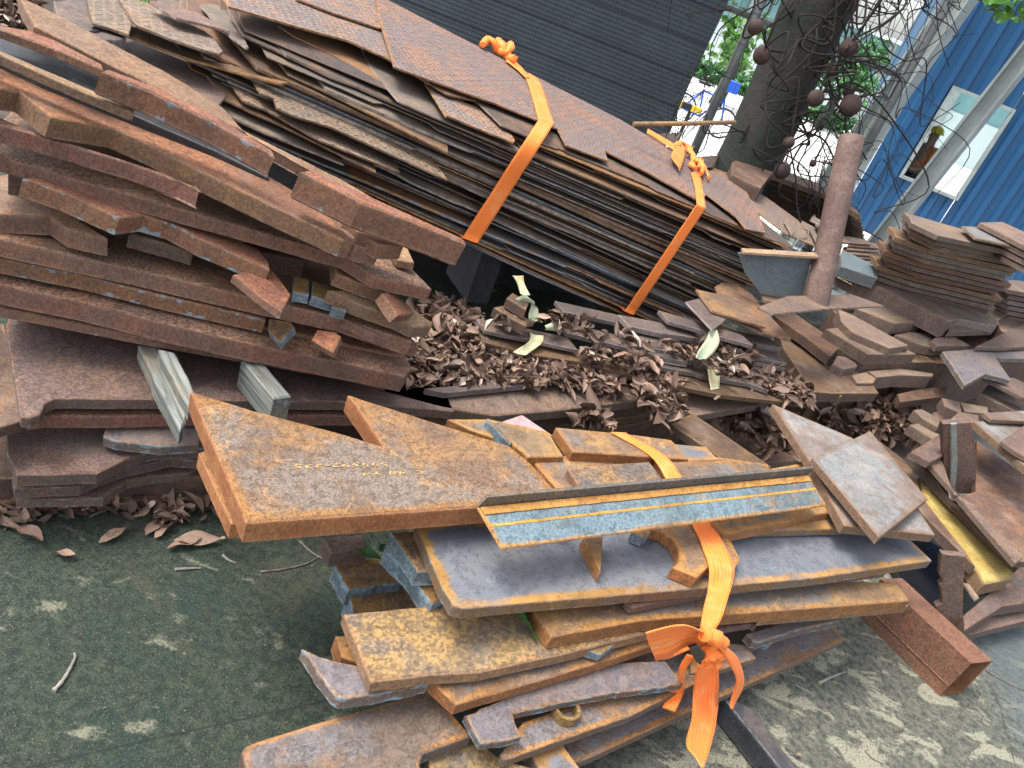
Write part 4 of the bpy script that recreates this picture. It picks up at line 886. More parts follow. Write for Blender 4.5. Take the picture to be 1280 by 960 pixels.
# height of the bundle's upper and lower front edge along its face
def sz(px, py): q = FD.hit(px, py); return (q-FD.o).dot(FD.u), q.z
t0s, t0z = sz(492, 92); t1s, t1z = sz(760, 206); b0s, b0z = sz(300, 172); b1s, b1z = sz(826, 410)
def ztop(s): return t0z+(s-t0s)*(t1z-t0z)/(t1s-t0s)
def zbot(s): return b0z+(s-b0s)*(b1z-b0z)/(b1s-b0s)
TILT = 5.0
def dplane(f, off=0.0, da=0.0, db=0.0):
    """sheet plane: f = 0 at the top of the bundle, 1 at its bottom"""
    A = FD.o+FD.u*0-FD.b*off; A.z = ztop(0)*(1-f)+zbot(0)*f; Bv = FD.o+FD.u*1-FD.b*off; Bv.z = ztop(1)*(1-f)+zbot(1)*f
    A.z += da; Bv.z += db
    t = math.radians(TILT); return PL(A, Bv-A, FD.b*math.cos(t)+Vector((0, 0, 1))*math.sin(t))
def dpx(P_, s, d): return project(P_.o+P_.u*s+P_.v*d)
smin = -1.15
def s_at(px, py): return sz(px, py)[0]
N_S = 46
r2 = random.Random(11)
# the right ends follow the photograph's jagged profile from the top to the bottom of the bundle
rprof = [(0, 1010, 300), (.1, 990, 322), (.2, 965, 322), (.3, 992, 343), (.42, 950, 342), (.5, 955, 366), (.6, 930, 352), (.72, 915, 372), (.82, 938, 386), (.9, 918, 395), (1, 872, 402)]
def rend(f):
    for (f0, x0, y0), (f1, x1, y1) in zip(rprof, rprof[1:]):
        if f <= f1: k = (f-f0)/(f1-f0); return s_at(x0+(x1-x0)*k, y0+(y1-y0)*k)
    return s_at(872, 402)
lprof = [(0, 290, 5), (.12, 250, 12), (.25, 330, 70), (.4, 300, 80), (.55, 250, 90), (.7, 270, 125), (.8, 300, 150), (.9, 350, 185), (1, 440, 240)]
def lend(f):
    for (f0, x0, y0), (f1, x1, y1) in zip(lprof, lprof[1:]):
        if f <= f1: k = (f-f0)/(f1-f0); return s_at(x0+(x1-x0)*k, y0+(y1-y0)*k)
    return s_at(440, 240)
cols = ['sheet_dark', 'sheet_brown', 'sheet_grey', 'sheet_grey', 'sheet_orange', 'sheet_blue', 'sheet_brown', 'sheet_dark', 'sheet_grey', 'sheet_orange']
for i in range(N_S):
    f = min(1.0, max(.03, 0.035+0.965*i/(N_S-1)+r2.gauss(0, .005))); off = max(-.06, min(.03, r2.gauss(0, .024)))+(-.03 if i < 3 else 0)
    nd = (lambda: -abs(r2.gauss(0, .006))) if i < 6 else (lambda: r2.gauss(0, .005)); P_ = dplane(f, off, nd(), nd()); L0 = lend(f)+r2.gauss(0, .07); L1 = rend(f)+r2.gauss(0, .07)
    if f < .13: L0 = s_at(655, 150)+r2.uniform(-.15, .2)
    elif f < .32 and i % 2: L0 += r2.uniform(.35, .7)
    if 8 < i < N_S-4 and r2.random() < .35:
        if r2.random() < .5: L0 += r2.uniform(.1, .6)
        else: L1 -= r2.uniform(.05, .4)
    pts = [(L0-r2.uniform(0, .05), .25), (L0+r2.uniform(-.02, .05), .0)]
    s = L0+.1
    while s < L1-.15 and r2.random() < .8:
        s += r2.uniform(.12, .5)
        if s < L1-.12:
            dd_ = r2.choice((0, 0, .02, .035, -.012)); pts += [(s, pts[-1][1]), (s+r2.uniform(.005, .05), dd_)]
    pts += [(L1-.04, pts[-1][1]), (L1+.02, r2.uniform(.02, .10)), (L1-.05, .8), (L0, .8)]
    pts = [(a, b) for a, b in pts]
    mt_ = r2.choice(cols)
    if f > .72: mt_ = r2.choice(['sheet_blue', 'sheet_orange', 'sheet_brown', 'sheet_grey', 'sheet_dark', 'sheet_blue', 'sheet_grey'])
    o = slab('steel_sheet', P_, [dpx(P_, a, b) for a, b in pts], r2.choice((.004, .005, .006, .008, .010)), mt_, sp=.05, jit=.0022, bev=.001, warp=.0025, bend=(0.0 if i < 6 else r2.uniform(-.006, .006)))
    tag(o, '%s thin sheet edge, %s from the top of the strapped bundle' % (dict(sheet_dark='dark', sheet_brown='brown', sheet_grey='grey', sheet_orange='orange edged', sheet_blue='blue grey')[mt_], ordinal(i)), 'steel sheet', DB)
# sheets that can be told apart
def sheet(label, f, pts, mat='diamond', off=0.0, t=.007, **kw):
    return plate(label, dplane(f, off), pts, t, mat, 'steel_sheet', 'steel sheet', None, sp=.03, bev=.0012, **kw)
sheet('large chequered plate on top of the strapped bundle, passing under both orange straps', 0.0,
      [*R('E', 812, 60, 872, 248), *R('F', 180, 385, 340, 450, 408, 478, 440, 540, 596, 598, 584, 560, 760, 650, 940, 750), *R('G', 100, 722, 190, 790, 215, 810, 245, 850, 318, 866, 295, 800, 240, 700, 150, 640), (895, 218), (842, 189), (775, 149), (690, 106), (600, 59), (520, 18), (470, -8)], jit=.001)
sheet('chequered plate with wavy right end, just right of the second orange strap', .03, R('G', 225, 690, 290, 790, 400, 872, 502, 915, 480, 880, 440, 820, 330, 740, 250, 690)+[(900, 215)], off=.0)
sheet('chequered plate under the top one, ending left at the big notch', .055, [*R('E', 235, -8, 255, 22, 500, 95, 700, 150, 845, 215), *R('F', 0, 350), (700, 150), (500, 10), (400, -30)], off=.03)
sheet('narrow chequered strip between the two uppermost sheets at the top edge', .02, [*R('E', 500, -10, 640, 45, 820, 105, 840, 60, 700, -20)], off=.01)
sheet('pointed chequered offcut sticking out between the notch and the first orange strap', .10, R('E', 985, 305, 1065, 432)+R('F', 0, 430, 120, 480, 245, 530, 250, 522, 190, 425, 60, 380)+R('E', 1100, 300), off=.05)
sheet('bent sheet below the first strap with tan weathered face', .16, R('F', 590, 600, 720, 720, 870, 785, 872, 775, 760, 700, 640, 640), 'sheet_orange', off=.04)
sheet('orange edged pointed sheet at the right end of the bundle', .13, [*R('G', 100, 760, 200, 800, 330, 920, 320, 905, 240, 830, 150, 770)], 'sheet_orange', off=.045)
sheet('long pointed orange tipped sheet reaching toward the pipe', .30, R('I', 60, 240, 180, 310, 380, 418, 435, 430, 330, 370, 200, 300, 100, 240), 'sheet_orange', off=.05)
sheet('short chequered tip below the orange tipped sheet', .52, R('I', 130, 360, 200, 430, 300, 490, 310, 485, 270, 440, 190, 380), 'diamond_dull', off=.05)
sheet('wide chequered sheet with slag dotted corner at the left of the bundle', .50, [*R('f', 585, 440, 750, 690, 850, 730, 870, 800, 1000, 860, 1280, 945), (560, 225), (500, 140), (300, 60)], 'diamond_dull', off=.08, jit=.001)
sheet('sheet corner showing its slag beaded left edge, left end of the bundle', .60, [*R('f', 470, 540, 620, 750, 800, 820), (400, 175), (500, 215), (480, 160), (300, 80)], 'diamond_dull', off=.07)
sheet('dull sheet with a square left corner below the slag beaded one', .66, [*R('f', 350, 560, 470, 730, 700, 840), (350, 155), (470, 215), (460, 170), (300, 90)], 'sheet_brown', off=.08)
sheet('leftmost dull sheet corner lying on the long ragged plate', .74, [*R('f', 230, 630, 390, 810, 560, 880), (330, 165), (430, 205), (420, 160), (270, 100)], 'sheet_grey', off=.09)
sheet('brown sheet with a sharp slanting left end in the upper left of the bundle', .33, [*R('f', 830, 385, 950, 545, 1280, 700), (560, 190), (560, 150), (400, 70)], 'sheet_brown', off=.03)
sheet('dark sheet whose left end rises steeply under the top chequered plate', .22, [*R('f', 500, 60, 620, 260, 860, 370, 1280, 575), (560, 150), (540, 110), (330, 20)], 'sheet_dark', off=.0)
sheet('narrow orange edged sheet in the shade below the upper sheets', .17, [*R('f', 880, 190, 1000, 270, 1280, 400), (560, 150), (560, 120), (400, 40)], 'sheet_orange', off=.0)
sheet('short tan sheet with slag edge in the middle of the bundle', .60, [*R('E', 630, 400, 690, 480, 900, 560, 870, 500, 700, 420)], 'diamond_dull', off=.05)
sheet('thin sheet with tan pitted face left of the first strap', .62, [*R('E', 890, 545, 935, 595, 1200, 690, 1240, 690, 1000, 590)], 'diamond_dull', off=.05)
sheet('sheet with a tapering grey left end in the centre of the bundle', .55, [*R('E', 720, 405, 760, 440, 1000, 545, 1200, 640, 1190, 620, 900, 490)], 'sheet_grey', off=.05)
sheet('grey tapered sheet near the lower left end of the first strap', .93, [*R('E', 930, 725, 975, 770, 1150, 850, 1130, 820)], 'sheet_grey', off=.04)
sheet('bright blue grey bottom sheet of the bundle running under both straps', 1.01, [*R('E', 1080, 870), *R('H', 470, 165, 700, 275, 950, 385, 1178, 472, 1175, 462, 1100, 420), (700, 330), (560, 270)], 'sheet_blue', off=.02, t=.006)
sheet('orange faced sheet second from the bottom of the bundle', .965, [*R('E', 1040, 830), *R('H', 500, 150, 800, 285, 1100, 395, 1280, 455, 1270, 440), (700, 310), (540, 240)], 'sheet_orange', off=.015)
# chequered and plain sheets heaped at the top left behind the ragged plate
def loose(label, z, pts, mat, t=.008, ang=35, tilt=0, **kw):
    return plate(label, H(z, ang), pts, t, mat, 'steel_sheet', 'steel sheet', None, sp=.03, bev=.0015, **kw)
loose('reddish chequered plate heaped behind the ragged plate at the top left', .99, R('e', 640, -40, 660, 60, 690, 170, 800, 200, 960, 255, 980, 180, 900, 20, 860, -50), 'diamond_dull')
loose('grey chequered plate with slag lumps on its left edge, top left', 1.0, R('e', 870, -30, 960, 110, 1010, 180, 1280, 290)+R('f', 120, 300, 300, 360, 440, 400, 470, 380, 400, 280, 330, 230, 100, 120)+R('e', 1100, 20), 'diamond_dull', jit=.0015)
loose('small thin grey sheet leaning behind the strapped bundle at the top left', 1.02, R('f', 295, 30, 350, 90, 420, 190, 640, 350, 660, 350, 600, 230, 500, 90, 420, 30), 'sheet_grey')
loose('purplish smooth sheet beside the green verge, top left', 1.03, R('f', -80, 0, 0, 60, 120, 130, 300, 170, 520, 230, 380, 150, 300, 100, 0, 10), 'mauve_rust')
loose('orange brown long sheet under the chequered plates of the top left', .955, R('e', 900, 240, 1280, 385)+R('f', 240, 440, 560, 530, 900, 620, 1000, 600, 560, 420, 300, 330)+R('e', 1200, 260, 960, 190), 'sheet_orange', jit=.001)
loose('dark purple sheet with litter on it behind the ragged plate', .90, R('e', 860, 330, 1000, 400, 1280, 560)+R('f', 300, 720, 420, 800, 500, 700, 300, 500, 0, 380)+R('e', 1000, 300), 'mauve_rust')
o = plate('round grey disc with a bolt hole heaped at the top left corner', H(.975), [(70+0, 2), *R('e', 400, 0, 420, 90, 560, 200, 700, 270, 790, 290, 860, 292, 930, 282, 942, 262, 900, 240, 780, 205, 700, 180, 660, 60, 640, -30)], .03, 'flat_grey', cat='steel disc', name='steel_disc')
hq = [R('e', 710+46*math.cos(a), 216+16*math.sin(a))[0] for a in [i*math.pi/8 for i in range(16)]]
slab('bolt_hole', H(.979), hq, .003, 'plastic_black', parent=o, sp=.01, bev=.0005)
# bearers holding the bundle up behind the low bundles
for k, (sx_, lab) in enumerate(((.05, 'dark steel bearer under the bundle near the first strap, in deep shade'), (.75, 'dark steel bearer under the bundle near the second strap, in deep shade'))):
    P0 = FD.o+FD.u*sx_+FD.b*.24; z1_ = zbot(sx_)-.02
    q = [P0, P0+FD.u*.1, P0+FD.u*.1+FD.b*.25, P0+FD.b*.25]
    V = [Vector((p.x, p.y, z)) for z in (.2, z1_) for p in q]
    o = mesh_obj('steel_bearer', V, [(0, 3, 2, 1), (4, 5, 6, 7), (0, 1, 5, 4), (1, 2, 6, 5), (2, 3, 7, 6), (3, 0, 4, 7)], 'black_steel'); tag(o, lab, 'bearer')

# ---------------------------------------------------------------- orange straps on the bundle
def off3(P_, n, d): return P_+n*d
def strap_on_bundle(label, topL, topR, knot_px, edgeL, edgeR, botL, botR, knotfn):
    e = empty('lashing_strap', S(*edgeL, dplane(0))); tag(e, label, 'strap', 'orange webbing straps')
    pt = dplane(0.0, 0.0).shift(.006); fp = FD.pl(.055)
    n0 = pt.n
    L = [S(*p, pt) for p in topL]; Rr = [S(*p, pt) for p in topR]
    ribbon('strap_top', L+[S(*edgeL, pt)], Rr+[S(*edgeR, pt)], 'strap_orange', e)
    A0 = S(*edgeL, pt); B0 = S(*edgeR, pt); A1 = fp.hit(*botL); B1 = fp.hit(*botR)
    A05 = fp.hit(*(edgeL[0]+(botL[0]-edgeL[0])*.15, edgeL[1]+(botL[1]-edgeL[1])*.15)); B05 = fp.hit(*(edgeR[0]+(botR[0]-edgeR[0])*.15, edgeR[1]+(botR[1]-edgeR[1])*.15))
    ribbon('strap_face', [A0, A05, A05.lerp(A1, .5), A1], [B0, B05, B05.lerp(B1, .5), B1], 'strap_orange', e)
    bk = FD.b*.3
    ribbon('strap_underside', [A1, A1+bk+Vector((0, 0, -.02))], [B1, B1+bk+Vector((0, 0, -.02))], 'strap_orange', e)
    knotfn(e, pt)
def knot1(e, pt):
    base = [(601, 59), (606, 57), (612, 62), (620, 66), (630, 72), (634, 66), (628, 60), (620, 58), (622, 66), (632, 73), (640, 80)]
    P0 = [S(*p, pt)+pt.n*(.012+.012*((i*7) % 3)) for i, p in enumerate(base)]
    tube_mesh('knot', catmull(P0, 5), [.012+.006*abs(math.sin(i*.33)) for i in range(len(catmull(P0, 5)))], 'strap_orange', e, 10)
    ribbon('strap_top', [S(x, y, pt)+pt.n*.004 for x, y in ((634, 70), (650, 84), (661, 98))], [S(x, y, pt)+pt.n*.004 for x, y in ((632, 77), (646, 88), (656, 98))], 'strap_orange', e)
strap_on_bundle('orange strap nearer the left, tied over the chequered plate and running down the sheet edges', [(656, 95), (662, 110)], [(662, 92), (677, 106)], None, (673, 150), (692, 155), (578, 297), (597, 304), knot1)
def knot2(e, pt):
    for base, r_ in (([(843, 186), (849, 183), (857, 186), (862, 194), (866, 203), (872, 208), (876, 214), (874, 222)], .017), ([(858, 190), (864, 200), (862, 208), (868, 214), (874, 208), (870, 203)], .014), ([(868, 205), (874, 203), (878, 210), (880, 218), (884, 226)], .008)):
        P0 = [S(*p, pt)+pt.n*(.012+.008*(i % 2)) for i, p in enumerate(base)]; pc = catmull(P0, 5)
        tube_mesh('knot', pc, [r_*(.7+.3*math.sin(i*.7)) for i in range(len(pc))], 'strap_orange', e, 10)
    ribbon('loose_end', [S(x, y, pt)+pt.n*.02 for x, y in ((842, 187), (836, 200), (845, 214))], [S(x, y, pt)+pt.n*.015 for x, y in ((855, 187), (853, 200), (847, 217))], 'strap_orange', e)
    ribbon('strap_top', [S(x, y, pt)+pt.n*.012 for x, y in ((808, 164), (826, 174), (843, 184))], [S(x, y, pt)+pt.n*.004 for x, y in ((808, 167), (826, 178), (841, 188))], 'strap_orange', e)
strap_on_bundle('orange strap nearer the right end of the bundle, twisted, with a frayed loose end', [(864, 216), (869, 236)], [(874, 214), (879, 240)], None, (871, 256), (882, 260), (781, 389), (792, 394), knot2)

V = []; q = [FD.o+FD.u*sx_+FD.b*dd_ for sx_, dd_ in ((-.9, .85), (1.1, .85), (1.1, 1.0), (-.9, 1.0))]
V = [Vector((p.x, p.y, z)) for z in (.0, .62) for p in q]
o = mesh_obj('steel_block', V, [(0, 3, 2, 1), (4, 5, 6, 7), (0, 1, 5, 4), (1, 2, 6, 5), (2, 3, 7, 6), (3, 0, 4, 7)], 'black_steel'); tag(o, 'added dark mass blocking light from behind the gap over the low bundles', 'steel block')  # added block, hidden behind the bundle, stops light entering the gap
# ---------------------------------------------------------------- low bundles and leaf filled gap under the strapped sheets
def flat(label, z, pts, t, mat='flat_grey', name='flat_bar', cat='flat bar', group=None, ang=35, **kw):
    return plate(label, H(z, ang), pts, t, mat, name, cat, group, **kw)
LB = 'flat bars in the low bundles under the strapped sheets'
flat('broad base plate with rust stains carrying the dead leaves', .345, [*R('H', 60, 690, 370, 772, 560, 802, 800, 782, 1092, 745, 1100, 730), (860, 480), (560, 462), (440, 480)], .034, 'mauve_rust', 'steel_plate', 'steel plate', jit=.001)
flat('plate directly beneath the broad base plate, right of the arrow tip', .305, [*R('H', 560, 815, 800, 805, 1125, 768, 1130, 755), (860, 480), (620, 500)], .032, 'dim_rust', 'steel_plate', 'steel plate', jit=.001)
flat('third plate down under the broad base plate', .268, [*R('H', 660, 838, 900, 830, 1120, 798, 1130, 790), (860, 490), (640, 520)], .032, 'dim_rust', 'steel_plate', 'steel plate', jit=.001)
flat('lowest plate in the stack under the broad base plate', .230, [*R('H', 760, 860, 950, 852, 1110, 830, 1130, 820), (860, 505), (660, 530)], .04, 'dim_rust', 'steel_plate', 'steel plate', jit=.001)
flat('pieces of steel block under the base plate behind the front pile', .18, [(560, 540), (860, 520), (900, 480), (520, 500)], .17, 'dim_rust', 'steel_block', 'steel block')
flat('small dark flat bar lying on the leaves in front', .375, R('H', 300, 700, 375, 716, 737, 680, 640, 672, 420, 690), .022, 'flat_grey')
flat('long wide plate running right beneath the leafy low bundle', .33, [*R('I', -20, 920, 60, 950, 330, 905, 320, 880, 200, 840, 20, 850)], .03, 'taupe_rust', 'steel_plate', 'steel plate')
spec = [  # z, front-edge points (pixels), end depth, t
    (.405, R('H', 495, 520, 700, 575, 870, 600, 1100, 660, 1290, 700)+R('I', 140, 870, 400, 900, 470, 905), .35, .020, 'sheet_brown', 'rusty long bar, lowest in the leafy bundle under the sheets'),
    (.43, R('d', 0, 440, 420, 510, 470, 530, 820, 590, 960, 640), .3, .02, 'flat_grey', 'long grey bar with a blue scarred spot under the pale strap tail'),
    (.435, R('H', 525, 484, 700, 520, 870, 556), .25, .016, 'flat_grey', 'short pale edged bar that the worn pale strap goes round'),
    (.455, R('H', 830, 492, 1000, 535, 1280, 605)+R('d', 160, 400, 400, 430), .3, .018, 'flat_grey', 'long grey bar crossing behind the tan leaves'),
    (.475, R('H', 820, 415, 1000, 450, 1172, 492), .25, .018, 'flat_grey', 'bar with a pale bright left end in the shade under the sheets'),
    (.47, R('d', -60, 300, 100, 330, 250, 350), .2, .018, 'flat_grey', 'short bar in front of the second leaf heap'),
    (.50, R('d', -80, 160, 140, 210, 300, 230, 455, 258), .3, .022, 'flat_grey', 'bar with squared right end beside the pale twisted strap'),
    (.535, R('d', 220, 125, 400, 175, 600, 240, 845, 305), .3, .018, 'flat_grey', 'upper long bar pointing right past the pale twisted strap'),
    (.50, R('d', 640, 250, 850, 290, 1058, 325), .3, .02, 'flat_grey', 'bar above the right leaf heap with a clean cut end'),
    (.475, R('d', 780, 370, 900, 400, 1095, 440), .3, .018, 'flat_grey', 'slender bar ending right above the leaf heap'),
    (.455, R('d', 860, 430, 1000, 460, 1085, 478), .3, .018, 'flat_grey', 'short bar with pale end below the slender bar'),
    (.435, R('d', 810, 520, 900, 545, 1045, 560), .3, .018, 'flat_grey', 'bar half buried in the right leaf heap'),
    (.40, R('d', 240, 600, 500, 640, 900, 650, 1210, 735), .3, .022, 'mauve_rust', 'purple flat bar lowest at the right end of the leafy bundle'),
]
for z, fr_, dep, t_, mt_, lab in spec:
    dep = .075; pts = list(fr_)+[(*fr_[-1], dep), (*fr_[0], dep)]
    flat(lab, z, pts, t_, mt_, group=LB, sp=.05, jit=.0006)
flat('rusty stub bar ends in the dark gap, pointing at the camera', .50, R('c', 460, 500, 600, 590, 700, 640, 720, 590, 560, 480), .035, 'dim_rust', 'steel_bar', 'steel bar')
flat('upper rusty stub bar in the dark gap beside the pale strap', .54, R('c', 555, 430, 700, 520, 720, 470, 600, 390), .035, 'dim_rust', 'steel_bar', 'steel bar')
flat('thin slanted plate with bolt holes at right foot of the bundle', .56, R('I', 130, 470, 180, 580, 300, 640, 415, 665, 300, 540, 270, 500, 180, 440), .012, 'sheet_brown', 'steel_plate', 'steel plate')
flat('pale triangular plate corner pointing down under the bundle', .575, R('d', 340, -20, 540, 190, 640, 110, 700, 20, 500, -60), .01, 'flat_grey', 'steel_plate', 'steel plate')
flat('tan plate lying just above the slanted plate with bolt holes', .59, R('I', 120, 560, 320, 620, 300, 590, 150, 500, 60, 480), .012, 'sheet_brown', 'steel_plate', 'steel plate')
# pale straps round the low bundles
def pale(label, parts, knots, mat='strap_pale'):
    e = empty('worn_strap', parts[0][0][0]); tag(e, label, 'strap', 'old pale straps round the low bundles')
    for nm, Ls, Rs, m_ in parts: pass
    return e
def pstrap(label, parts):
    first = S(*parts[0][1][0]); e = empty('worn_strap', first); tag(e, label, 'strap', 'old pale straps round the low bundles')
    for nm, L_, R_, m_ in parts: ribbon(nm, [S(*p) for p in L_], [S(*p) for p in R_], m_, e, th=.003, curl=.006)
    return e
def z3(pts, zs): return [(p[0], p[1], z) for p, z in zip(pts, zs)]
pstrap('mint coloured twisted strap with yellow lower loop, in the dark gap under the bundle', [
    ('tail', z3(R('c', 600, 265, 640, 330, 660, 400), (.62, .60, .58)), z3(R('c', 680, 265, 690, 330, 730, 410), (.62, .60, .58)), 'strap_worn'),
    ('twist', z3(R('c', 620, 440, 690, 410, 740, 470, 720, 560, 730, 620), (.54, .56, .53, .50, .48)), z3(R('c', 650, 465, 700, 460, 770, 490, 790, 540, 795, 600), (.53, .54, .52, .50, .48)), 'strap_pale'),
    ('end', z3(R('c', 840, 640, 945, 588), (.49, .49)), z3(R('c', 840, 668, 940, 680), (.47, .47)), 'strap_pale'),
    ('loop', z3(R('c', 725, 685, 720, 755, 600, 835), (.445, .435, .41)), z3(R('c', 830, 710, 815, 770, 700, 855), (.445, .435, .41)), 'strap_worn')])
pstrap('mint coloured strap with brown stains hanging over the right leaf heap', [
    ('twist', z3(R('d', 520, 190, 500, 250, 440, 340, 415, 400), (.56, .54, .52, .50)), z3(R('d', 570, 190, 590, 280, 550, 360, 480, 420), (.56, .54, .51, .49)), 'strap_pale'),
    ('tail', z3(R('d', 500, 440, 510, 520, 525, 640), (.47, .45, .41)), z3(R('d', 600, 445, 596, 520, 585, 630), (.47, .45, .41)), 'strap_worn'),
    ('twist', z3(R('d', 575, 390, 640, 430, 690, 400, 660, 380), (.50, .49, .49, .50)), z3(R('d', 575, 410, 640, 448, 705, 410, 670, 370), (.49, .48, .48, .50)), 'strap_pale')])
o = flat('light blue plastic scrap stuck below the stained strap tail', .40, R('d', 550, 700, 560, 712, 600, 690, 608, 650, 590, 640, 578, 670), .004, 'grey_paint', 'plastic_scrap', 'plastic scrap')

litter('leaf_litter', 'heap of dry purplish brown leaves in the gap between the piles', [
    (R('H', 180, 700, 270, 400, 330, 380, 500, 440, 520, 560, 700, 620, 1040, 640, 1030, 740, 700, 700, 300, 700), H(.360), 1250, .030),
    (R('H', 520, 440, 680, 450, 800, 430, 1100, 500, 1270, 560, 1270, 600, 900, 520, 800, 480, 560, 480), H(.475), 80, .012),
    (R('H', 870, 560, 1110, 600, 1180, 620, 1110, 640, 880, 590), H(.432), 70, .012),
    (R('d', 260, 360, 380, 300, 780, 300, 880, 440, 620, 560, 430, 470), H(.465), 150, .02),
    (R('d', 600, 440, 1060, 520, 1220, 620, 1280, 820, 1150, 760, 900, 640, 600, 560), H(.41), 200, .02),
    (R('H', 1040, 640, 1220, 680, 1260, 830, 1170, 860, 1060, 720), H(.37), 150, .05),
], L=(.035, .095))
litter('leaf_litter', 'dark damp leaves lying in the hollow behind the mottled triangular plate', [
    (R('J', 140, 250, 330, 215, 420, 380, 300, 380), H(.18), 260, .10),
    (R('J', 430, 200, 860, 200, 880, 350, 700, 330, 500, 290), H(.12), 520, .10),
    (R('M', 440, 100, 530, 90, 560, 160, 380, 130), H(.33), 40, .04)], L=(.06, .13))
litter('leaf_litter', 'scattered leaves and twigs on the soil at the upper left corner', [([(-30, -30), (40, -30), (48, 45), (-30, 45)], H(.01), 500, .12)], L=(.06, .14))
litter('leaf_litter', 'dry leaves trapped along the foot of the low left pile', [(R('C', -30, 755, 200, 760, 480, 750, 830, 730, 820, 800, 640, 830, 300, 780, -30, 850), H(.0), 130, .04)], L=(.035, .085))

# ---------------------------------------------------------------- FRONT PILE
FPG = 'plates of the orange strapped front pile'
def fp(label, z, pts, t, mat, name='steel_plate', cat='steel plate', ang=35, **kw):
    kw.setdefault('jit', .0008); kw.setdefault('sp', .02)
    return plate(label, H(z, ang), pts, t, mat, name, cat, FPG, **kw)
# lower layers first
fp('long brown bottom plate of the front pile, its lower edge over the mottled concrete', .105, [*R('K', 470, 395, 575, 425, 612, 476), *R('O', 372, 872, 170, 842), (800, 800)], .028, 'brown_scale')
fp('brown plate under the round collar at the bottom edge of the photo', .155, [*R('N', 730, 850, 900, 780), *R('O', 80, 860, 200, 893, 120, 1000), (540, 1000)], .04, 'speck_gold')
fp('small blue grey offcut at the bottom edge below the notched plate', .150, R('O', 190, 838, 298, 790, 372, 893, 430, 990, 260, 990), .045, 'blue_scale')
fp('big rounded brown plate at the lower left corner of the front pile', .195, R('N', 36, 830, 55, 808, 100, 790, 420, 690, 745, 598, 893, 772, 712, 838, 700, 880, 728, 1010, 80, 1010, 48, 880), .040, 'brown_scale', bev=.004)
fp('plate carrying the short round collar, below the notched mauve plate', .188, [*R('N', 1000, 838, 1010, 858), *R('O', 100, 862, 300, 790, 560, 700, 760, 600, 900, 530, 860, 500, 640, 560, 160, 720)], .028, 'brown_scale')
cpt = S(*R('O', 312, 692)[0], .19)
cl = empty('round_collar', cpt); tag(cl, 'short round dark blue collar inside the notch of the mauve plate', 'collar')
n = 28; V = []; F = []
for i in range(n):
    a = 2*math.pi*i/n; c_, s_ = math.cos(a), math.sin(a)
    for r_, z_ in ((.030, 0), (.030, .022), (.022, .022), (.022, 0)): V.append(cpt+Vector((c_*r_, s_*r_, z_)))
for i in range(n):
    for k in range(4): F.append((4*i+k, 4*((i+1) % n)+k, 4*((i+1) % n)+(k+1) % 4, 4*i+(k+1) % 4))
mesh_obj('sleeve', V, F, 'slag_block', cl, False)
fp('mauve plate with a long open notch and pale blue cut edges', .232, [*R('N', 868, 698), *R('O', 250, 560, 500, 500, 690, 494, 757, 580, 500, 612, 300, 650, 122, 690, 132, 730, 158, 775, 90, 792), *R('N', 926, 800)], .024, 'mauve_scale', jit=.0025, sp=.012)
fp('blue grey plate end low at the right of the front pile', .195, R('K', 130, 482, 240, 492, 284, 543, 140, 590, 40, 600, 40, 500), .024, 'blue_scale')
fp('irregular channel like offcut with blue slag at the right of the front pile', .235, R('K', 250, 452, 275, 478, 300, 482, 430, 440, 600, 402, 606, 378, 560, 376, 400, 410), .03, 'mauve_scale', jit=.003, sp=.01)
fp('small blue tipped triangle under the channel like offcut', .205, R('K', 290, 480, 330, 462, 358, 470, 330, 498), .02, 'slag_block', jit=.002)
fp('dark slab in the core of the front pile carrying the notched plate', .165, [(620, 900), (860, 850), (1000, 770), (900, 740), (640, 830)], .06, 'brown_scale', 'steel_block', 'steel block')
fp('stubby purple bar below the second plate, right of the strap', .285, R('K', 130, 440, 270, 418, 284, 428, 278, 412, 140, 400, 20, 430), .02, 'mauve_rust', 'steel_bar', 'steel bar')
fp('tilted gold and blue plate tip at the far left of the front pile', .262, R('N', 262, 447, 330, 480, 478, 515, 735, 560, 733, 578, 560, 615, 400, 637, 345, 575), .034, 'mauve_scale', jit=.003, sp=.012)
fp('plate with yellow rust running right from under the speckled plate', .268, [*R('N', 740, 574, 835, 660), *R('O', 0, 632, 250, 560, 480, 490, 660, 430, 620, 380), *R('N', 900, 520)], .032, 'gold_rust')
fp('yellow speckled plate in the middle left of the front pile', .312, [*R('N', 415, 318, 780, 283, 1000, 280, 1280, 330), *R('O', 620, 330, 640, 385, 300, 470, 0, 535), *R('N', 740, 545, 520, 572)], .034, 'speck_gold', bev=.004)
fp('small wedge with bright blue end under the second plate', .300, R('O', 342, 440, 448, 408, 518, 418, 452, 470), .024, 'slag_block', jit=.002)
fp('second plate from the top, gold rimmed, under the blue plate', .352, [*R('O', 202, 303, 230, 350, 268, 405, 600, 345), *R('K', 0, 392, 300, 372, 858, 330, 800, 262, 500, 250), (800, 740)], .040, 'gold_rust', sp=.015)
fp('purple pitted bar lying on the gold rimmed second plate', .3835, [*R('O', 545, 268, 570, 292, 850, 238), *R('K', 300, 272, 772, 222, 740, 205, 300, 240)], .028, 'mauve_rust', 'steel_bar', 'steel bar', bev=.005)
fp('lower gold plate with blue grey tip showing at the right end of the front pile', .318, R('K', 300, 395, 560, 375, 852, 348, 770, 290, 500, 330), .03, 'speck_gold')
fp('large blue grey plate with gold rim, widest of the front pile', .420, [(520, 656), (800, 642), (1100, 632), *R('K', 862, 108, 938, 180, 500, 246, 0, 290), *R('M', 0, 805), (567, 757), (553, 735)], .031, 'blue_scale', sp=.02, jit=.001)
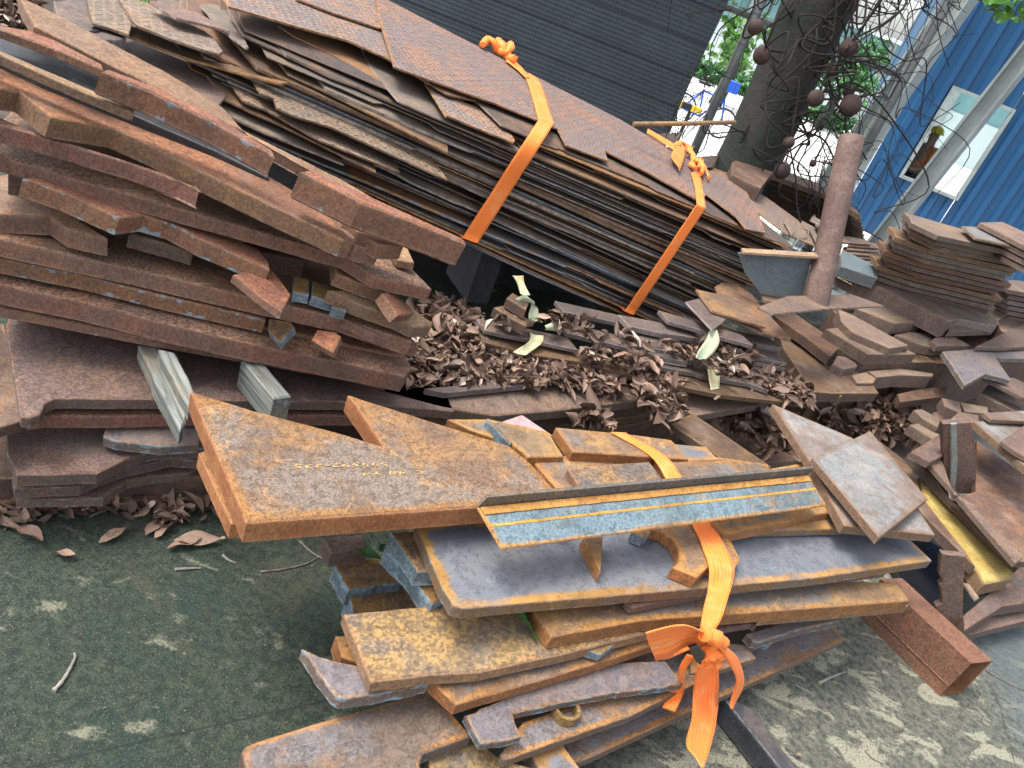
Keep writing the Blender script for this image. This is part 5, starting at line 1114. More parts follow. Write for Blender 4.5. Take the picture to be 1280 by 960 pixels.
# blocks behind and left of it
fp('upper dark block with ragged torch cut end, left of the blue plate', .215, R('L', 588, 700, 770, 672, 845, 765, 640, 793, 620, 760), .055, 'slag_block', 'steel_block', 'steel block', jit=.003, sp=.01)
fp('nearer dark block with ragged torch cut end, touching the speckled plate', .185, R('L', 640, 798, 850, 768, 890, 870, 668, 905), .08, 'slag_block', 'steel_block', 'steel block', jit=.003, sp=.01)
fp('small upright offcut standing behind the yellow speckled plate', .24, R('N', 385, 400, 440, 400, 470, 500, 410, 480), .05, 'gold_rust', 'steel_block', 'steel block')
fp('slag streaked plate stub just below the left end of the blue plate', .385, R('L', 800, 580, 1000, 570, 1100, 720, 900, 728), .045, 'slag_block', jit=.002, sp=.012)
fp('lower slag streaked stub below the left end of the blue plate', .335, R('L', 778, 640, 1000, 630, 1100, 760, 955, 850, 870, 730), .05, 'slag_block', jit=.002, sp=.012)
fp('pinkish square bar end in shade under the arrow plate', .26, R('L', 545, 600, 690, 590, 720, 640, 580, 655), .05, 'mauve_rust', 'steel_bar', 'steel bar')
fp('dark block hidden in the core under the blue plate', .27, [(560, 720), (760, 700), (1000, 690), (960, 640), (540, 660)], .10, 'brown_scale', 'steel_block', 'steel block')
fp('dark block in the lowest core of the front pile', .15, [(560, 830), (760, 800), (960, 760), (900, 700), (520, 720)], .14, 'brown_scale', 'steel_block', 'steel block')
# plates behind the angle iron
fp('smooth pinkish plate peeking out behind the gold pieces', .455, R('M', 118, 117, 215, 83, 330, 160, 240, 200), .02, 'pink_plate' if 'pink_plate' in MATS else 'mauve_scale')
fp('grey and gold plate behind the tip of the arrow plate', .485, R('M', -60, 100, 95, 100, 315, 148, 372, 240, 240, 242, 175, 190, 20, 140), .03, 'gold_rust')
fp('dark upright triangular fin beside the arrow plate tip', .510, R('M', 85, 98, 95, 97, 183, 188, 172, 192), .045, 'slag_block', cat='steel fin', name='steel_fin')
fp('gold plate with dark left side crossed by the orange strap', .497, R('M', 342, 130, 630, 158, 772, 178, 838, 250, 690, 240, 405, 222), .034, 'gold_rust')
fp('blue and gold small plate right of the strapped gold plate', .475, R('M', 760, 190, 900, 203, 948, 252, 800, 262), .026, 'blue_scale')
fp('orange brown plate behind the angle iron with a blue scarred corner', .468, R('M', 262, 262, 300, 235, 640, 242, 700, 300, 560, 380, 345, 360), .03, 'gold_rust')
fp('rounded blue and tan plate touching the back of the angle iron', .492, R('M', 388, 285, 540, 268, 690, 258, 738, 322, 700, 370, 440, 370), .028, 'speck_gold')
fp('brown plate with a dark slanted left end behind the angle iron', .490, R('M', 712, 260, 990, 253, 1040, 300, 1000, 350, 760, 345), .028, 'gold_rust')
fp('long weathered dark plate slanting down behind the front pile', .33, R('M', 850, 78, 1145, 278, 1120, 330, 1060, 320, 770, 118), .03, 'dim_rust')
fp('thin brown edge plate right of the brown plate behind the angle iron', .452, R('M', 1040, 300, 1270, 262, 1290, 300, 1050, 330), .03, 'gold_rust')
fp('supporting block below the pieces behind the angle iron', .440, [(600, 560), (820, 560), (960, 580), (980, 640), (700, 655)], .018, 'brown_scale')
# small pieces on the blue plate
fp('narrow triangular offcut standing out on the blue plate', .455, R('M', 446, 540, 518, 536, 510, 668), .034, 'gold_rust', sp=.01)
fp('hook shaped ring segment on the blue plate beside the orange strap', .455, R('M', 690, 505, 850, 480, 990, 545, 1030, 622, 1005, 662, 915, 645, 868, 690, 775, 652, 796, 632, 802, 605, 795, 575, 776, 545, 745, 522), .034, 'gold_rust', sp=.01)
fp('grey rounded stub under the middle of the angle iron', .452, R('M', 625, 520, 700, 512, 690, 535, 670, 542, 640, 530), .03, 'slag_block', sp=.01)
fp('tapering gold plate under the right half of the angle iron', .475, R('K', 122, 38, 300, -10, 540, -30, 560, 0, 268, 62, 168, 80), .035, 'gold_rust')
fp('thin sloping plate with light blue streak under the right end of the angle iron', .450, R('K', 290, 70, 400, 35, 575, 5, 612, 62), .024, 'blue_scale')
# triangular and square plates at the right
fp('large mottled triangular plate under the square one, pointing up left', .505, R('J', 345, 193, 640, 318, 790, 440, 890, 588, 950, 680, 640, 648, 612, 646, 480, 400), .03, 'pale_scale')
fp('square mottled plate lying on top of the triangular one', .548, R('J', 494, 393, 708, 293, 922, 546, 742, 690), .026, 'pale_scale')
# arrow plate and the one below it
fp('tan edged plate hidden below the arrow plate, its left corner showing', .462, R('L', 85, 285, 112, 275, 600, 300, 900, 500, 205, 548), .040, 'arrow_rust')
arrow = fp('big arrow shaped brown plate with V notch and yellow chalk numbers, at the front left', .520, [*R('L', 55, 56, 300, 130, 600, 208, 775, 262, 700, 150, 640, 68, 900, 152, 1240, 258), *R('M', 255, 270, 332, 356, 380, 440), (691, 612), (705, 627), *R('L', 1130, 486, 700, 515, 262, 545)], .052, 'arrow_rust', bev=.004, jit=.001)
# chalk writing, read from behind the pile (upside down in the photo)
def chalk(txt, a, b, z, size, parent, mat='white_chalk'):
    A = S(*a, z); B = S(*b, z); u = (B-A).normalized()
    cu = bpy.data.curves.new('chalk_writing', 'FONT'); cu.body = txt; cu.size = size; cu.extrude = .0003; cu.resolution_u = 3; cu.shear = .15; cu.space_character = 1.08
    tmp = bpy.data.objects.new('tmp', cu); COL.objects.link(tmp); bpy.context.view_layer.update()
    me = bpy.data.meshes.new_from_object(tmp.evaluated_get(bpy.context.evaluated_depsgraph_get())); bpy.data.objects.remove(tmp)
    w_ = max(v.co.x for v in me.vertices); k = (B-A).length/w_
    for v in me.vertices: v.co.x *= k; v.co.y += .0010*math.sin(v.co.x*160); v.co.x += .0012*math.sin(v.co.y*300)
    vv = Vector((0, 0, 1)).cross(u); mw = Matrix((u, vv, Vector((0, 0, 1)))).transposed().to_4x4(); mw.translation = A+Vector((0, 0, .0008))
    o = link('chalk_writing', me, mat, parent, mw); return o
chalk('S35592-235', R('L', 790, 322)[0], R('L', 438, 332)[0], .5205, .015, arrow)
chalk('C 48 Y4', R('L', 925, 352)[0], R('L', 690, 360)[0], .5205, .015, arrow)
# angle iron: L section lying on the pile
ai_z = .560
A0 = S(597, 634, ai_z); A1 = S(1010, 594, ai_z); B0 = S(627, 686, ai_z-.030); B1 = S(1034, 632, ai_z-.030)
ai = empty('angle_iron', (A0+B1)/2); tag(ai, 'long blue grey angle iron with gold rust lines lying across the front pile', 'angle iron')
def angle_leg(name, P, Q, P2, Q2, t, mat, cols):
    u = (Q-P).normalized(); v0 = (P2-P); n = v0.cross(u).normalized()
    if n.z < 0 and name == 'lower_flange': n = -n
    pl = PL(P, u, -(v0-u*v0.dot(u)))
    return pl
lowpl = PL(A0, (A1-A0), (A0-B0)); o = slab('lower_flange', lowpl, [project(p) for p in (A0, A1, B1, B0)], .007, 'angle_blue', sp=.02, parent=ai, bev=.002)
nrm = lowpl.n; upv = (nrm*.9+lowpl.v*.25).normalized()
C0 = A0+upv*.026+lowpl.u*.012; C1 = A1+upv*.026+lowpl.u*.004
V = []; W_ = -lowpl.v*.007
V = [A0-nrm*.004, A1-nrm*.004, C1, C0]; V += [p-W_*-1 if False else p+lowpl.v*.007 for p in V]
o = mesh_obj('upper_flange', V, [(0, 1, 2, 3), (7, 6, 5, 4), (0, 4, 5, 1), (1, 5, 6, 2), (2, 6, 7, 3), (3, 7, 4, 0)], 'angle_dark', ai) if 'angle_dark' in MATS else mesh_obj('upper_flange', V, [(0, 1, 2, 3), (7, 6, 5, 4), (0, 4, 5, 1), (1, 5, 6, 2), (2, 6, 7, 3), (3, 7, 4, 0)], 'black_steel', ai)
def stripe(name, f0, f1, h, mat, thick_=.0012):
    a, b = A0.lerp(B0, f0), A0.lerp(B0, f1); c_, d_ = A1.lerp(B1, f1), A1.lerp(B1, f0)
    slab(name, lowpl.shift(h), [project(p+nrm*h) for p in (a+lowpl.u*.004, b+lowpl.u*.004, c_-lowpl.u*.004, d_-lowpl.u*.004)], thick_, mat, sp=.02, jit=.0009, parent=ai, bev=.0003)
stripe('root_fillet', .015, .20, .0032, 'gold_line', .003); stripe('rust_line', .42, .49, .0010, 'gold_line')

# orange strap round the front pile
st = empty('lashing_strap', S(900, 712, .46)); tag(st, 'orange webbing strap tied in a big knot with hanging tails at the front pile', 'strap', 'orange webbing straps')
LSt = z3(R('M', 545, 150, 690, 235, 750, 320, 770, 350), (.501, .501, .512, .515)); RSt = z3(R('M', 600, 152, 745, 235, 812, 318, 840, 350), (.501, .501, .512, .515))
ribbon('strap_top', [S(*p) for p in LSt], [S(*p) for p in RSt], 'strap_orange', st)
ff = FF.pl(.035)
LSt = [S(*R('M', 840, 470)[0], .462), S(*R('M', 880, 560)[0], .461), S(*R('M', 912, 655)[0], .459)]; RSt = [S(*R('M', 905, 460)[0], .462), S(*R('M', 955, 545)[0], .461), S(*R('M', 1002, 640)[0], .459)]
fa = ff.hit(*R('M', 905, 740)[0]); fb_ = ff.hit(*R('M', 995, 720)[0])
LSt += [fa, FF.pl(.12).hit(*R('M', 882, 850)[0]), FF.pl(.15).hit(*R('O', 822, 385)[0])]; RSt += [fb_, FF.pl(.12).hit(*R('M', 962, 830)[0]), FF.pl(.15).hit(*R('O', 868, 392)[0])]
ribbon('strap_face', LSt, RSt, 'strap_orange', st, k=6)
def fo(off, *xy, reg='O'): 
    
    out = []
    for k_, p in enumerate(R(reg, *xy)):
        q = FF.pl(off+.055+max(0, (xy[2*k_+1]-640)/250*.16)).hit(*p); out.append(q if q.z > .006 else H(.006).hit(*p))
    return out
ribbon('bow_loop', fo(.10, 850, 400, 790, 368, 720, 362, 618, 392), fo(.085, 840, 432, 770, 440, 700, 480, 655, 494), 'strap_orange', st, k=8, curl=.012)
ribbon('bow_loop', fo(.075, 618, 392, 640, 440, 655, 480, 700, 485, 840, 425), fo(.06, 640, 380, 700, 385, 720, 400, 760, 410, 850, 405), 'strap_orange', st, k=6)
ribbon('hanging_tail', fo(.095, 840, 500, 808, 520, 795, 620, 790, 700, 768, 800, 800, 850, 828, 890), fo(.095, 872, 490, 886, 520, 886, 640, 878, 720, 860, 800, 845, 850, 832, 892), 'strap_orange', st, k=6, curl=.004)
ribbon('hanging_tail', fo(.115, 885, 440, 925, 500, 955, 560, 948, 600, 932, 650, 935, 672), fo(.10, 905, 435, 955, 480, 980, 550, 975, 600, 955, 640, 940, 672), 'strap_orange', st, k=6)
ribbon('hanging_tail', fo(.06, 770, 470, 740, 520, 735, 570, 700, 620, 676, 668), fo(.07, 800, 480, 765, 530, 760, 590, 755, 620, 725, 684), 'strap_orange', st, k=6)
for ptsk, r_ in (((830, 395, 860, 398, 885, 415, 905, 440, 890, 462, 860, 450), .014), ((850, 470, 870, 440, 880, 415, 850, 400), .016), ((835, 500, 850, 512, 872, 512, 888, 498), .012), ((828, 470, 850, 490, 880, 480, 900, 455), .013)):
    pc = catmull(fo(.10, *ptsk), 6); tube_mesh('knot', pc, [r_*(.75+.35*math.sin(i*.5+1)) for i in range(len(pc))], 'strap_orange', st, 12)
o = tag(slab('corner_guard', FF.pl(.165), R('O', 780, 450, 812, 440, 842, 470, 836, 495, 820, 512, 805, 500), .010, 'plastic_black', sp=.01, bev=.002), 'small black plastic piece stuck through the orange strap knot', 'plastic piece')

for kn in [o_ for o_ in COL.objects if o_.name.split('.')[0] == 'knot']:
    for v_ in kn.data.vertices: v_.co += Vector((noise.noise(v_.co*90), noise.noise(v_.co*90+Vector((5, 0, 0))), noise.noise(v_.co*90+Vector((0, 7, 0)))))*.0065
# dark square bearers on the ground under the front pile
def bearer(label, pts, z, t, mat): return plate(label, H(z, -40), pts, t, mat, 'square_tube', 'square tube', None, sp=.03, jit=.0004, bev=.004)
bearer('black square tube lying on the concrete, coming out below the hanging strap tails', R('K', 205, 700, 270, 730, 380, 880, 455, 960, 380, 965, 160, 690), .075, .070, 'black_steel')
# ---------------------------------------------------------------- RIGHT SIDE
RB = 'steel blocks and bars piled at the right'
def rb(label, z, pts, t, mat='taupe_rust', name='steel_block', cat='steel block', ang=0, group=RB, **kw):
    kw.setdefault('sp', .05); kw.setdefault('bev', .002); kw.setdefault('jit', .0006)
    return plate(label, H(z, ang), pts, t, mat, name, cat, group, **kw)
# long stacks behind the pipe
for i in range(8):
    q0, q1, q2 = R('G', 300-14*i, 632+17*i, 552+6*i, 726+19*i, 672+3*i, 800+15*i); z = .82-.042*i
    rb('long plate in the tall stack behind the rusty pipe, %s from its top' % ordinal(i), z, [q0, q1, q2, (*q2, .3), (*q1, .3), (*q0, .3)], .030, rnd.choice(['mauve_rust', 'dim_rust', 'taupe_rust']), 'steel_plate', 'steel plate', 0, 'plates in the tall stack behind the pipe', jit=.002)
rb('dark rusty block end rising at the left of the tall stack behind the pipe', .84, R('G', 195, 602, 210, 598, 345, 640, 300, 700, 190, 650), .16, 'dim_rust')
for i in range(9):
    x = 395+rnd.uniform(0, 110); y = 790+rnd.uniform(0, 70); a = rnd.choice((.5, .6, 1.1, .4))
    p0 = R('G', x, y, x+60*math.cos(a), y+60*math.sin(a), x+60*math.cos(a)-8, y+60*math.sin(a)+14, x-8, y+14)
    rb('small grey scrap strip in the tangle left of the pipe, %s counted upward' % ordinal(i+1), .70+.008*i, p0, .01, 'sheet_grey', 'scrap_strip', 'scrap strip', 0, 'scrap strips beside the pipe', sp=.03)
for i in range(7):
    x = 600+rnd.uniform(0, 60); y = 300+i*14
    p0 = R('I', x, y-20, x+90, y-4, x+110, y+14, x-10, y+4)
    rb('short rusty strip just right of the pipe, %s of seven from above' % ('first', 'second', 'third', 'fourth', 'fifth', 'sixth', 'seventh')[i], .66-.015*i, p0, .012, 'taupe_rust', 'scrap_strip', 'scrap strip', 0, 'short strips right of the pipe', sp=.03)
# carrying masses under the right hand stacks
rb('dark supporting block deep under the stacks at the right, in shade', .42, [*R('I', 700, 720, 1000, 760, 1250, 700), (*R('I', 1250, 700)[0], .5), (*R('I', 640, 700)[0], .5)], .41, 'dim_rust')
rb('brown bulk plate behind the beams at the right, mostly hidden', .56, [(1050, 340), (1250, 400), (1270, 380), (1080, 310)], .08, 'dim_rust')
bs = rb('large dark brown slab with a faint yellow number, below and left of the block pile', .36, R('I', 352, 590, 470, 600, 640, 720, 740, 868, 668, 868, 562, 868, 492, 862, 385, 700), .045, 'dim_rust')
rb('narrow brown slab with tan top above the numbered slab', .42, R('I', 345, 575, 430, 572, 600, 690, 560, 730, 470, 660), .045, 'dim_rust')
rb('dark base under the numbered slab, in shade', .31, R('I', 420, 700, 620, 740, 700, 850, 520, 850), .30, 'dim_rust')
rb('cluttered tan block filling the space below the chamfered stack at the right', .52, R('I', 1150, 560, 1260, 480, 1400, 500, 1400, 640, 1200, 640), .10, 'taupe_rust')
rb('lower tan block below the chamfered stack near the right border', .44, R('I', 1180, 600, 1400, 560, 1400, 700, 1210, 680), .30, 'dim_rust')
for i in range(7):
    rb('flat plate end at the right border just below the chamfered stack, %s from the top' % ordinal(i), .74-.04*i, R('I', 1185-6*i, 455+20*i, 1235, 445+20*i, 1420, 470+20*i, 1420, 520+20*i, 1225, 482+20*i), .026, rnd.choice(['taupe_rust', 'mauve_rust', 'sheet_grey']), 'steel_plate', 'steel plate', 0, 'plate ends at the right border')
# chamfered plate stack
CS = 'chamfered plates in the tall stack by the blue building'
n = 12
for i in range(n):
    f = i/(n-1)
    dx_ = (0, 14, -8, 20, 4, -12, 16, 2, -6, 22, 8, 0)[i]; xl, yl = 715+f*120+dx_, 410-f*195+dx_*.2; xm, ym = 852+f*110+dx_*.8, 470-f*190+dx_*.3; xr, yr = 1175+f*105-dx_, 550-f*200-dx_*.4
    if i > 8: xl += 20
    z = .60+.0335*i+.03; pts = R('I', xl, yl, xl+6, yl+18, xm, ym, xr, yr)
    a_, b_ = pts[-1], pts[0]
    pts = pts+[(*pts[-1], .20), (*pts[0], .10)]
    lab = 'chamfered plate in the tall stack before the blue building, %s up from the bottom' % ordinal(i) if 0 < i < n-1 else ('topmost chamfered plate of the tall stack before the blue building' if i else 'bottom chamfered plate of the tall stack before the blue building')
    rb(lab, z, pts, .024, rnd.choice(['mauve_rust', 'taupe_rust', 'taupe_rust', 'sheet_grey', 'sheet_brown']), 'steel_plate', 'steel plate', 0, CS, jit=.001, bev=.002)
rb('block holding up the tall chamfered stack', .60, R('I', 760, 440, 860, 490, 1150, 560, 1150, 500, 800, 400), .17, 'dim_rust')
rb('loose thin plate lying across the top of the chamfered stack', 1.03, R('I', 1050, 245, 1130, 250, 1240, 305, 1230, 318, 1100, 290), .012, 'pale_scale', 'steel_plate', 'steel plate')
for i in range(4):
    rb('short plate at the right border beside the chamfered stack, %s of four from above' % ('first', 'second', 'third', 'fourth')[i], 1.06-.03*i, R('I', 1115+8*i, 232+26*i, 1200, 230+28*i, 1330, 290+28*i, 1330, 340+28*i, 1200, 275+28*i), .024, 'taupe_rust', 'steel_plate', 'steel plate', 0, 'short plates at the right border')
rb('weathered beam under the chamfered stack with a bright yellow edge at its end', .585, R('I', 860, 500, 960, 520, 1130, 570, 1190, 590, 1175, 615, 1110, 605, 900, 560), .045, 'sheet_grey', 'steel_bar', 'steel bar')
rb('long brown beam with small yellow paint numbers, right of the pipe foot', .60, R('I', 575, 392, 640, 375, 840, 470, 1040, 590, 1000, 600), .095, 'taupe_rust', 'steel_beam', 'beam')
rb('greenish grey beam end just right of the pipe', .64, R('I', 600, 345, 620, 340, 740, 400, 735, 440, 600, 395), .06, 'grey_paint', 'steel_beam', 'beam')
rb('flat end face block right of the long brown beam', .545, R('I', 1000, 600, 1110, 570, 1190, 600, 1170, 632, 1000, 636), .035, 'mauve_rust')
c1 = rb('brown block with tan top and a chalk curve, upper row of the block pile', .52, R('I', 655, 552, 690, 543, 780, 550, 905, 602, 797, 608), .065, 'taupe_rust')
rb('thick brown plate left of the chalk marked block', .50, R('I', 590, 555, 640, 575, 850, 690, 780, 700, 640, 640, 600, 600), .055, 'taupe_rust')
rb('tan topped block with a chamfered front, right part of the block pile', .475, R('I', 800, 650, 850, 640, 1010, 650, 1080, 690, 955, 698, 905, 690), .05, 'taupe_rust')
rb('short mauve block with a light blue end beside the holed plate', .50, R('I', 935, 672, 950, 660, 1025, 656, 1045, 690, 960, 690), .035, 'mauve_rust')
rb('large speckled tan plate jutting left out of the block pile', .465, R('I', 543, 628, 600, 622, 700, 640, 880, 722, 800, 724, 700, 722), .055, 'taupe_rust', 'steel_plate', 'steel plate')
rb('bent brown plate just above the speckled tan one', .485, R('I', 610, 620, 650, 600, 850, 700, 840, 702, 780, 700), .02, 'dim_rust', 'steel_plate', 'steel plate')
rb('dark plate with blue scale under the speckled tan plate', .42, R('I', 550, 680, 690, 752, 900, 752, 960, 750, 940, 700, 700, 700), .06, 'dim_rust', 'steel_plate', 'steel plate')
rb('bright tan block with square end below the speckled tan plate', .40, R('I', 585, 728, 650, 735, 660, 768, 612, 778, 568, 758), .075, 'taupe_rust')
rb('row block with grey cut face, third in the lower row', .375, R('I', 640, 800, 700, 785, 735, 800, 720, 830, 660, 830), .035, 'taupe_rust')
rb('long brown block with blue notch, lowest row of the block pile', .385, R('I', 700, 785, 820, 775, 945, 795, 940, 805, 820, 800, 735, 808), .07, 'taupe_rust')
rb('dark grey slab in shade below the lowest row', .31, R('I', 810, 870, 900, 850, 1000, 840, 980, 880, 820, 900), .04, 'dim_rust')
rb('brown block with slanted end at the left of the lower row', .35, R('I', 560, 800, 640, 850, 600, 880, 520, 830), .05, 'dim_rust')
# holed plate and the fork beyond it
hp = rb('mauve flat plate with bolt holes and a pointed fork, in front of the block pile', .50, R('I', 978, 712, 1105, 702, 1280, 690, 1340, 690, 1340, 740, 1175, 735, 1232, 818, 1135, 795, 1062, 838), .026, 'mauve_scale', 'steel_plate', 'steel plate', jit=.0008)
for x, y in ((1000, 727), (1035, 720), (1062, 722), (1098, 742), (1045, 790), (1105, 708)):
    c_ = R('I', x, y)[0]; q = [(c_[0]+1.3*math.cos(a), c_[1]+1.0*math.sin(a)) for a in [k*math.pi/4 for k in range(8)]]
    slab('bolt_hole', H(.5035), q, .002, 'pale_scale', parent=hp, sp=.004, bev=.0003)
rb('brown strut slanting up to the right border behind the holed plate', .53, R('I', 1100, 695, 1280, 605, 1330, 590, 1330, 690, 1200, 700), .02, 'mauve_rust', 'steel_plate', 'steel plate')
rb('mauve strip slanting to the lower right below the holed plate', .46, R('I', 1128, 805, 1240, 810, 1330, 850, 1330, 900, 1270, 880), .02, 'mauve_rust', 'steel_plate', 'steel plate')
for k, (z, q, lab) in enumerate((
    (.36, R('J', 975, 170, 1040, 185, 1050, 230, 985, 200), 'small tan block stub nearest the shaded leaf hollow'),
    (.35, R('J', 1040, 185, 1145, 205, 1150, 230, 1060, 220), 'small block stub with a teal face in the lower right cluster'),
    (.38, R('J', 1115, 155, 1160, 160, 1280, 210, 1250, 222), 'tan stub pointing right in the lower right cluster'),
    (.30, R('J', 870, 215, 900, 212, 970, 250, 960, 280, 905, 250), 'left upper stub of the lower right cluster'),
    (.27, R('J', 855, 270, 890, 265, 970, 310, 950, 330), 'left lower stub of the lower right cluster'),
    (.25, R('J', 940, 225, 1000, 215, 1010, 270, 960, 260), 'middle stub of the lower right cluster'),
    (.22, R('J', 880, 320, 910, 312, 925, 330, 890, 340), 'tiny grey stub lowest of the lower right cluster'))):
    rb(lab, z, q, .05, 'taupe_rust', sp=.03)
# big frame-like fabricated plates, far right
rb('brown bracket face with a welded seam at the right, standing before the dark box', .42, R('J', 975, 275, 1040, 222, 1110, 235, 1115, 262, 1085, 268), .03, 'mauve_rust', 'steel_plate', 'steel plate', sp=.03)
def vplate(label, loc_px, z, corners, t, mat, facing=-35, name='steel_plate', cat='steel plate', par=None, **kw):
    """a plate standing in a vertical plane that passes through the given ground-near pixel"""
    o_ = S(*loc_px, z); a = math.radians(facing); u = Vector((math.cos(a), math.sin(a), 0))
    pl_ = PL(o_, u, (0, 0, 1)); return plate(label, pl_, corners, t, mat, name, cat, RB, **kw)
vplate('upright brown plate with a grey green weld seam beside the dark box, lower right', R('J', 1040, 528)[0], .22, R('J', 978, 268, 1085, 262, 1104, 400, 1104, 528, 1040, 528, 985, 520), .03, 'mauve_rust', 10)
sm_ = vplate('lumpy grey green weld seam running down the upright brown plate', R('J', 1020, 528)[0], .225, R('J', 1008, 270, 1030, 268, 1034, 400, 1024, 524, 1003, 520, 1010, 400), .012, 'weld_seam' if 'weld_seam' in MATS else 'slag_block', 10, 'weld_seam', 'weld seam', sp=.006, jit=.002)
rb('large dark brown box plate at the right border, lying in shade', .30, R('J', 1105, 330, 1300, 470, 1300, 780, 1250, 780, 1020, 540, 1100, 520), .03, 'dim_rust', 'steel_plate', 'steel plate')
rb('brown edge strip in front of the dark box plate', .33, R('J', 925, 410, 975, 400, 1020, 530, 1060, 545, 1280, 760, 1250, 785), .022, 'mauve_rust', 'steel_plate', 'steel plate')
rb('pale topped gold edged plate crossing the right border above the dark box', .47, R('J', 1092, 258, 1280, 248, 1340, 250, 1340, 480, 1280, 420), .03, 'pale_scale', 'steel_plate', 'steel plate')
rb('light blue grey plate corner behind the pale topped plate', .50, R('J', 1130, 225, 1340, 215, 1340, 260, 1160, 250), .02, 'pale_scale', 'steel_plate', 'steel plate')
rb('purple triangular plate corner over the pale topped plate', .495, R('J', 1195, 330, 1300, 260, 1340, 420, 1250, 370), .02, 'mauve_rust', 'steel_plate', 'steel plate')
rb('small square brown bracket left of the upright weld seam plate', .36, R('J', 860, 370, 975, 300, 985, 380, 930, 410), .03, 'mauve_rust', 'steel_plate', 'steel plate', sp=.03)
rb('small light tan stub before the square brown bracket', .30, R('J', 930, 380, 975, 370, 985, 410, 960, 420), .03, 'taupe_rust', sp=.03)
rb('dark long strip standing for the shadow between the square plate and the yellow channel', .28, R('J', 850, 375, 940, 420, 1040, 530, 1275, 770, 1268, 795, 1015, 545, 905, 430), .04, 'sheet_dark', 'steel_bar', 'steel bar')  # dark strip in place of the wide shadow beside the channel
rb('yellow stained channel running down to the lower right', .225, R('J', 900, 450, 980, 500, 1262, 790, 1232, 845, 1130, 866, 1060, 740, 900, 560), .055, 'yellow_rust', 'steel_channel', 'steel channel')
rb('long dim bar left of the yellow channel running under the square plate', .24, R('J', 740, 330, 860, 420, 905, 545, 1060, 740, 1100, 800, 900, 600), .04, 'dim_rust', 'steel_bar', 'steel bar')
# jagged upright plate
vplate('jagged upright plate with one torn ragged side, before the yellow channel', R('K', 1000, 435)[0], .10, R('K', 972, 155, 1060, 165, 1055, 300, 1050, 440, 955, 420, 952, 350, 975, 340, 972, 290, 965, 270, 978, 260, 965, 230), .022, 'mauve_rust', 5, sp=.012, jit=.002)
rb('angled brown bar meeting the jagged upright plate at the lower right', .16, R('K', 1055, 385, 1165, 292, 1280, 280, 1340, 275, 1340, 330, 1200, 350, 1060, 440), .05, 'mauve_rust', 'steel_bar', 'steel bar')
rb('brown lower bar end under the angled bar, over the wet concrete', .09, R('K', 965, 430, 1060, 445, 1200, 355, 1340, 330, 1340, 390, 1100, 450, 1000, 468), .035, 'mauve_rust', 'steel_bar', 'steel bar')
rb('thin grey strip between the jagged plate and the yellow channel', .19, R('K', 1055, 262, 1075, 265, 1115, 318, 1100, 328), .01, 'taupe_rust', 'flat_bar', 'flat bar', sp=.02)

# rusty hollow tube on the ground with an open end
def hollow(label, bl, br, tl, back_b, wall=.004):
    """rectangular hollow section on the ground; pixels: the two lower corners of the open end, its upper left corner, a point along the lower left edge"""
    A = S(*bl, .001); Bq = S(*br, .001); C_ = S(*back_b, .001); r = ray(*tl); k = Vector((A.x, A.y)).length/Vector((r.x, r.y)).length; h = CAM.z+r.z*k-.001
    axx = (C_-A); wn = Vector((-axx.y, axx.x, 0)).normalized(); 
    if wn.dot(Bq-A) < 0: wn = -wn
    ws = (Bq-A).dot(wn); up = Vector((0, 0, 1)); dq = (Bq-A); e = empty('square_tube', A); tag(e, label, 'square tube')
    def ring(o_, w_, inn): return [o_+w_*inn/ws+up*inn, o_+w_*(1-inn/ws)+up*inn, o_+w_*(1-inn/ws)+up*(h-inn), o_+w_*inn/ws+up*(h-inn)]
    V = ring(A, dq, 0)+ring(C_, dq, 0)+ring(A, dq, wall)+ring(C_, dq, wall); F = []
    for k in range(4):
        j = (k+1) % 4; F += [(k, j, 4+j, 4+k), (8+k, 12+k, 12+j, 8+j), (k, 8+k, 8+j, j), (4+k, 4+j, 12+j, 12+k)]
    sh_ = mesh_obj('shell', V, F, 'tube_rust', e)
    sh_.data.materials.append(MATS['sheet_orange'])
    for p_ in sh_.data.polygons:
        if all(v_ >= 8 for v_ in p_.vertices): p_.material_index = 1
    sA = A-up*0+up*h*.30-wn*.0012; sC = C_+up*h*.30-wn*.0012; tube_mesh('seam', [sA.lerp(sC, i/12) for i in range(13)], .0022, 'mauve_rust', e, 6)
    return h
print('tube h', hollow('rusty red hollow tube lying on the mottled concrete with its open end to the right', R('K', 966, 685)[0], R('K', 1046, 674)[0], R('K', 1082, 562)[0], R('K', 650, 370)[0]))
# base of the hollow tube: seam line
# pipe standing aslant, bedded on a plate
pb = FP(.447, 3.07, 35)
PD = 3.05
def depthpt(px, py, D): r = ray(px, py); return CAM+r*(D/FPX)
bc = depthpt(*R('I', 508, 520)[0], PD); tc_ = depthpt(*R('G', 638, 512)[0], PD)
pipe = empty('steel_pipe', bc); tag(pipe, 'stout rusty pipe standing aslant between the bundle and the block pile', 'pipe')
n = 40; V = []; F = []; ax = (tc_-bc).normalized(); nx_ = ax.orthogonal().normalized(); ny_ = ax.cross(nx_)
R0 = 47/2.9767/FPX*PD*.98
for j, (p, r_) in enumerate([(bc-ax*.035, R0), (bc+(tc_-bc)*.33, R0), (bc+(tc_-bc)*.66, R0), (tc_-ax*.004, R0), (tc_, R0-.002), (tc_, R0-.008), (tc_-ax*.3, R0-.008)]):
    for i in range(n): a = 2*math.pi*i/n; V.append(p+(nx_*math.cos(a)+ny_*math.sin(a))*r_)
for j in range(6):
    for i in range(n): F.append((j*n+i, j*n+(i+1) % n, (j+1)*n+(i+1) % n, (j+1)*n+i))
F.append(tuple(range(6*n, 7*n)))
po = mesh_obj('barrel', V, F, 'pipe_rust', pipe, True)
for p in po.data.polygons: p.use_smooth = len(p.vertices) == 4
zb = bc.z
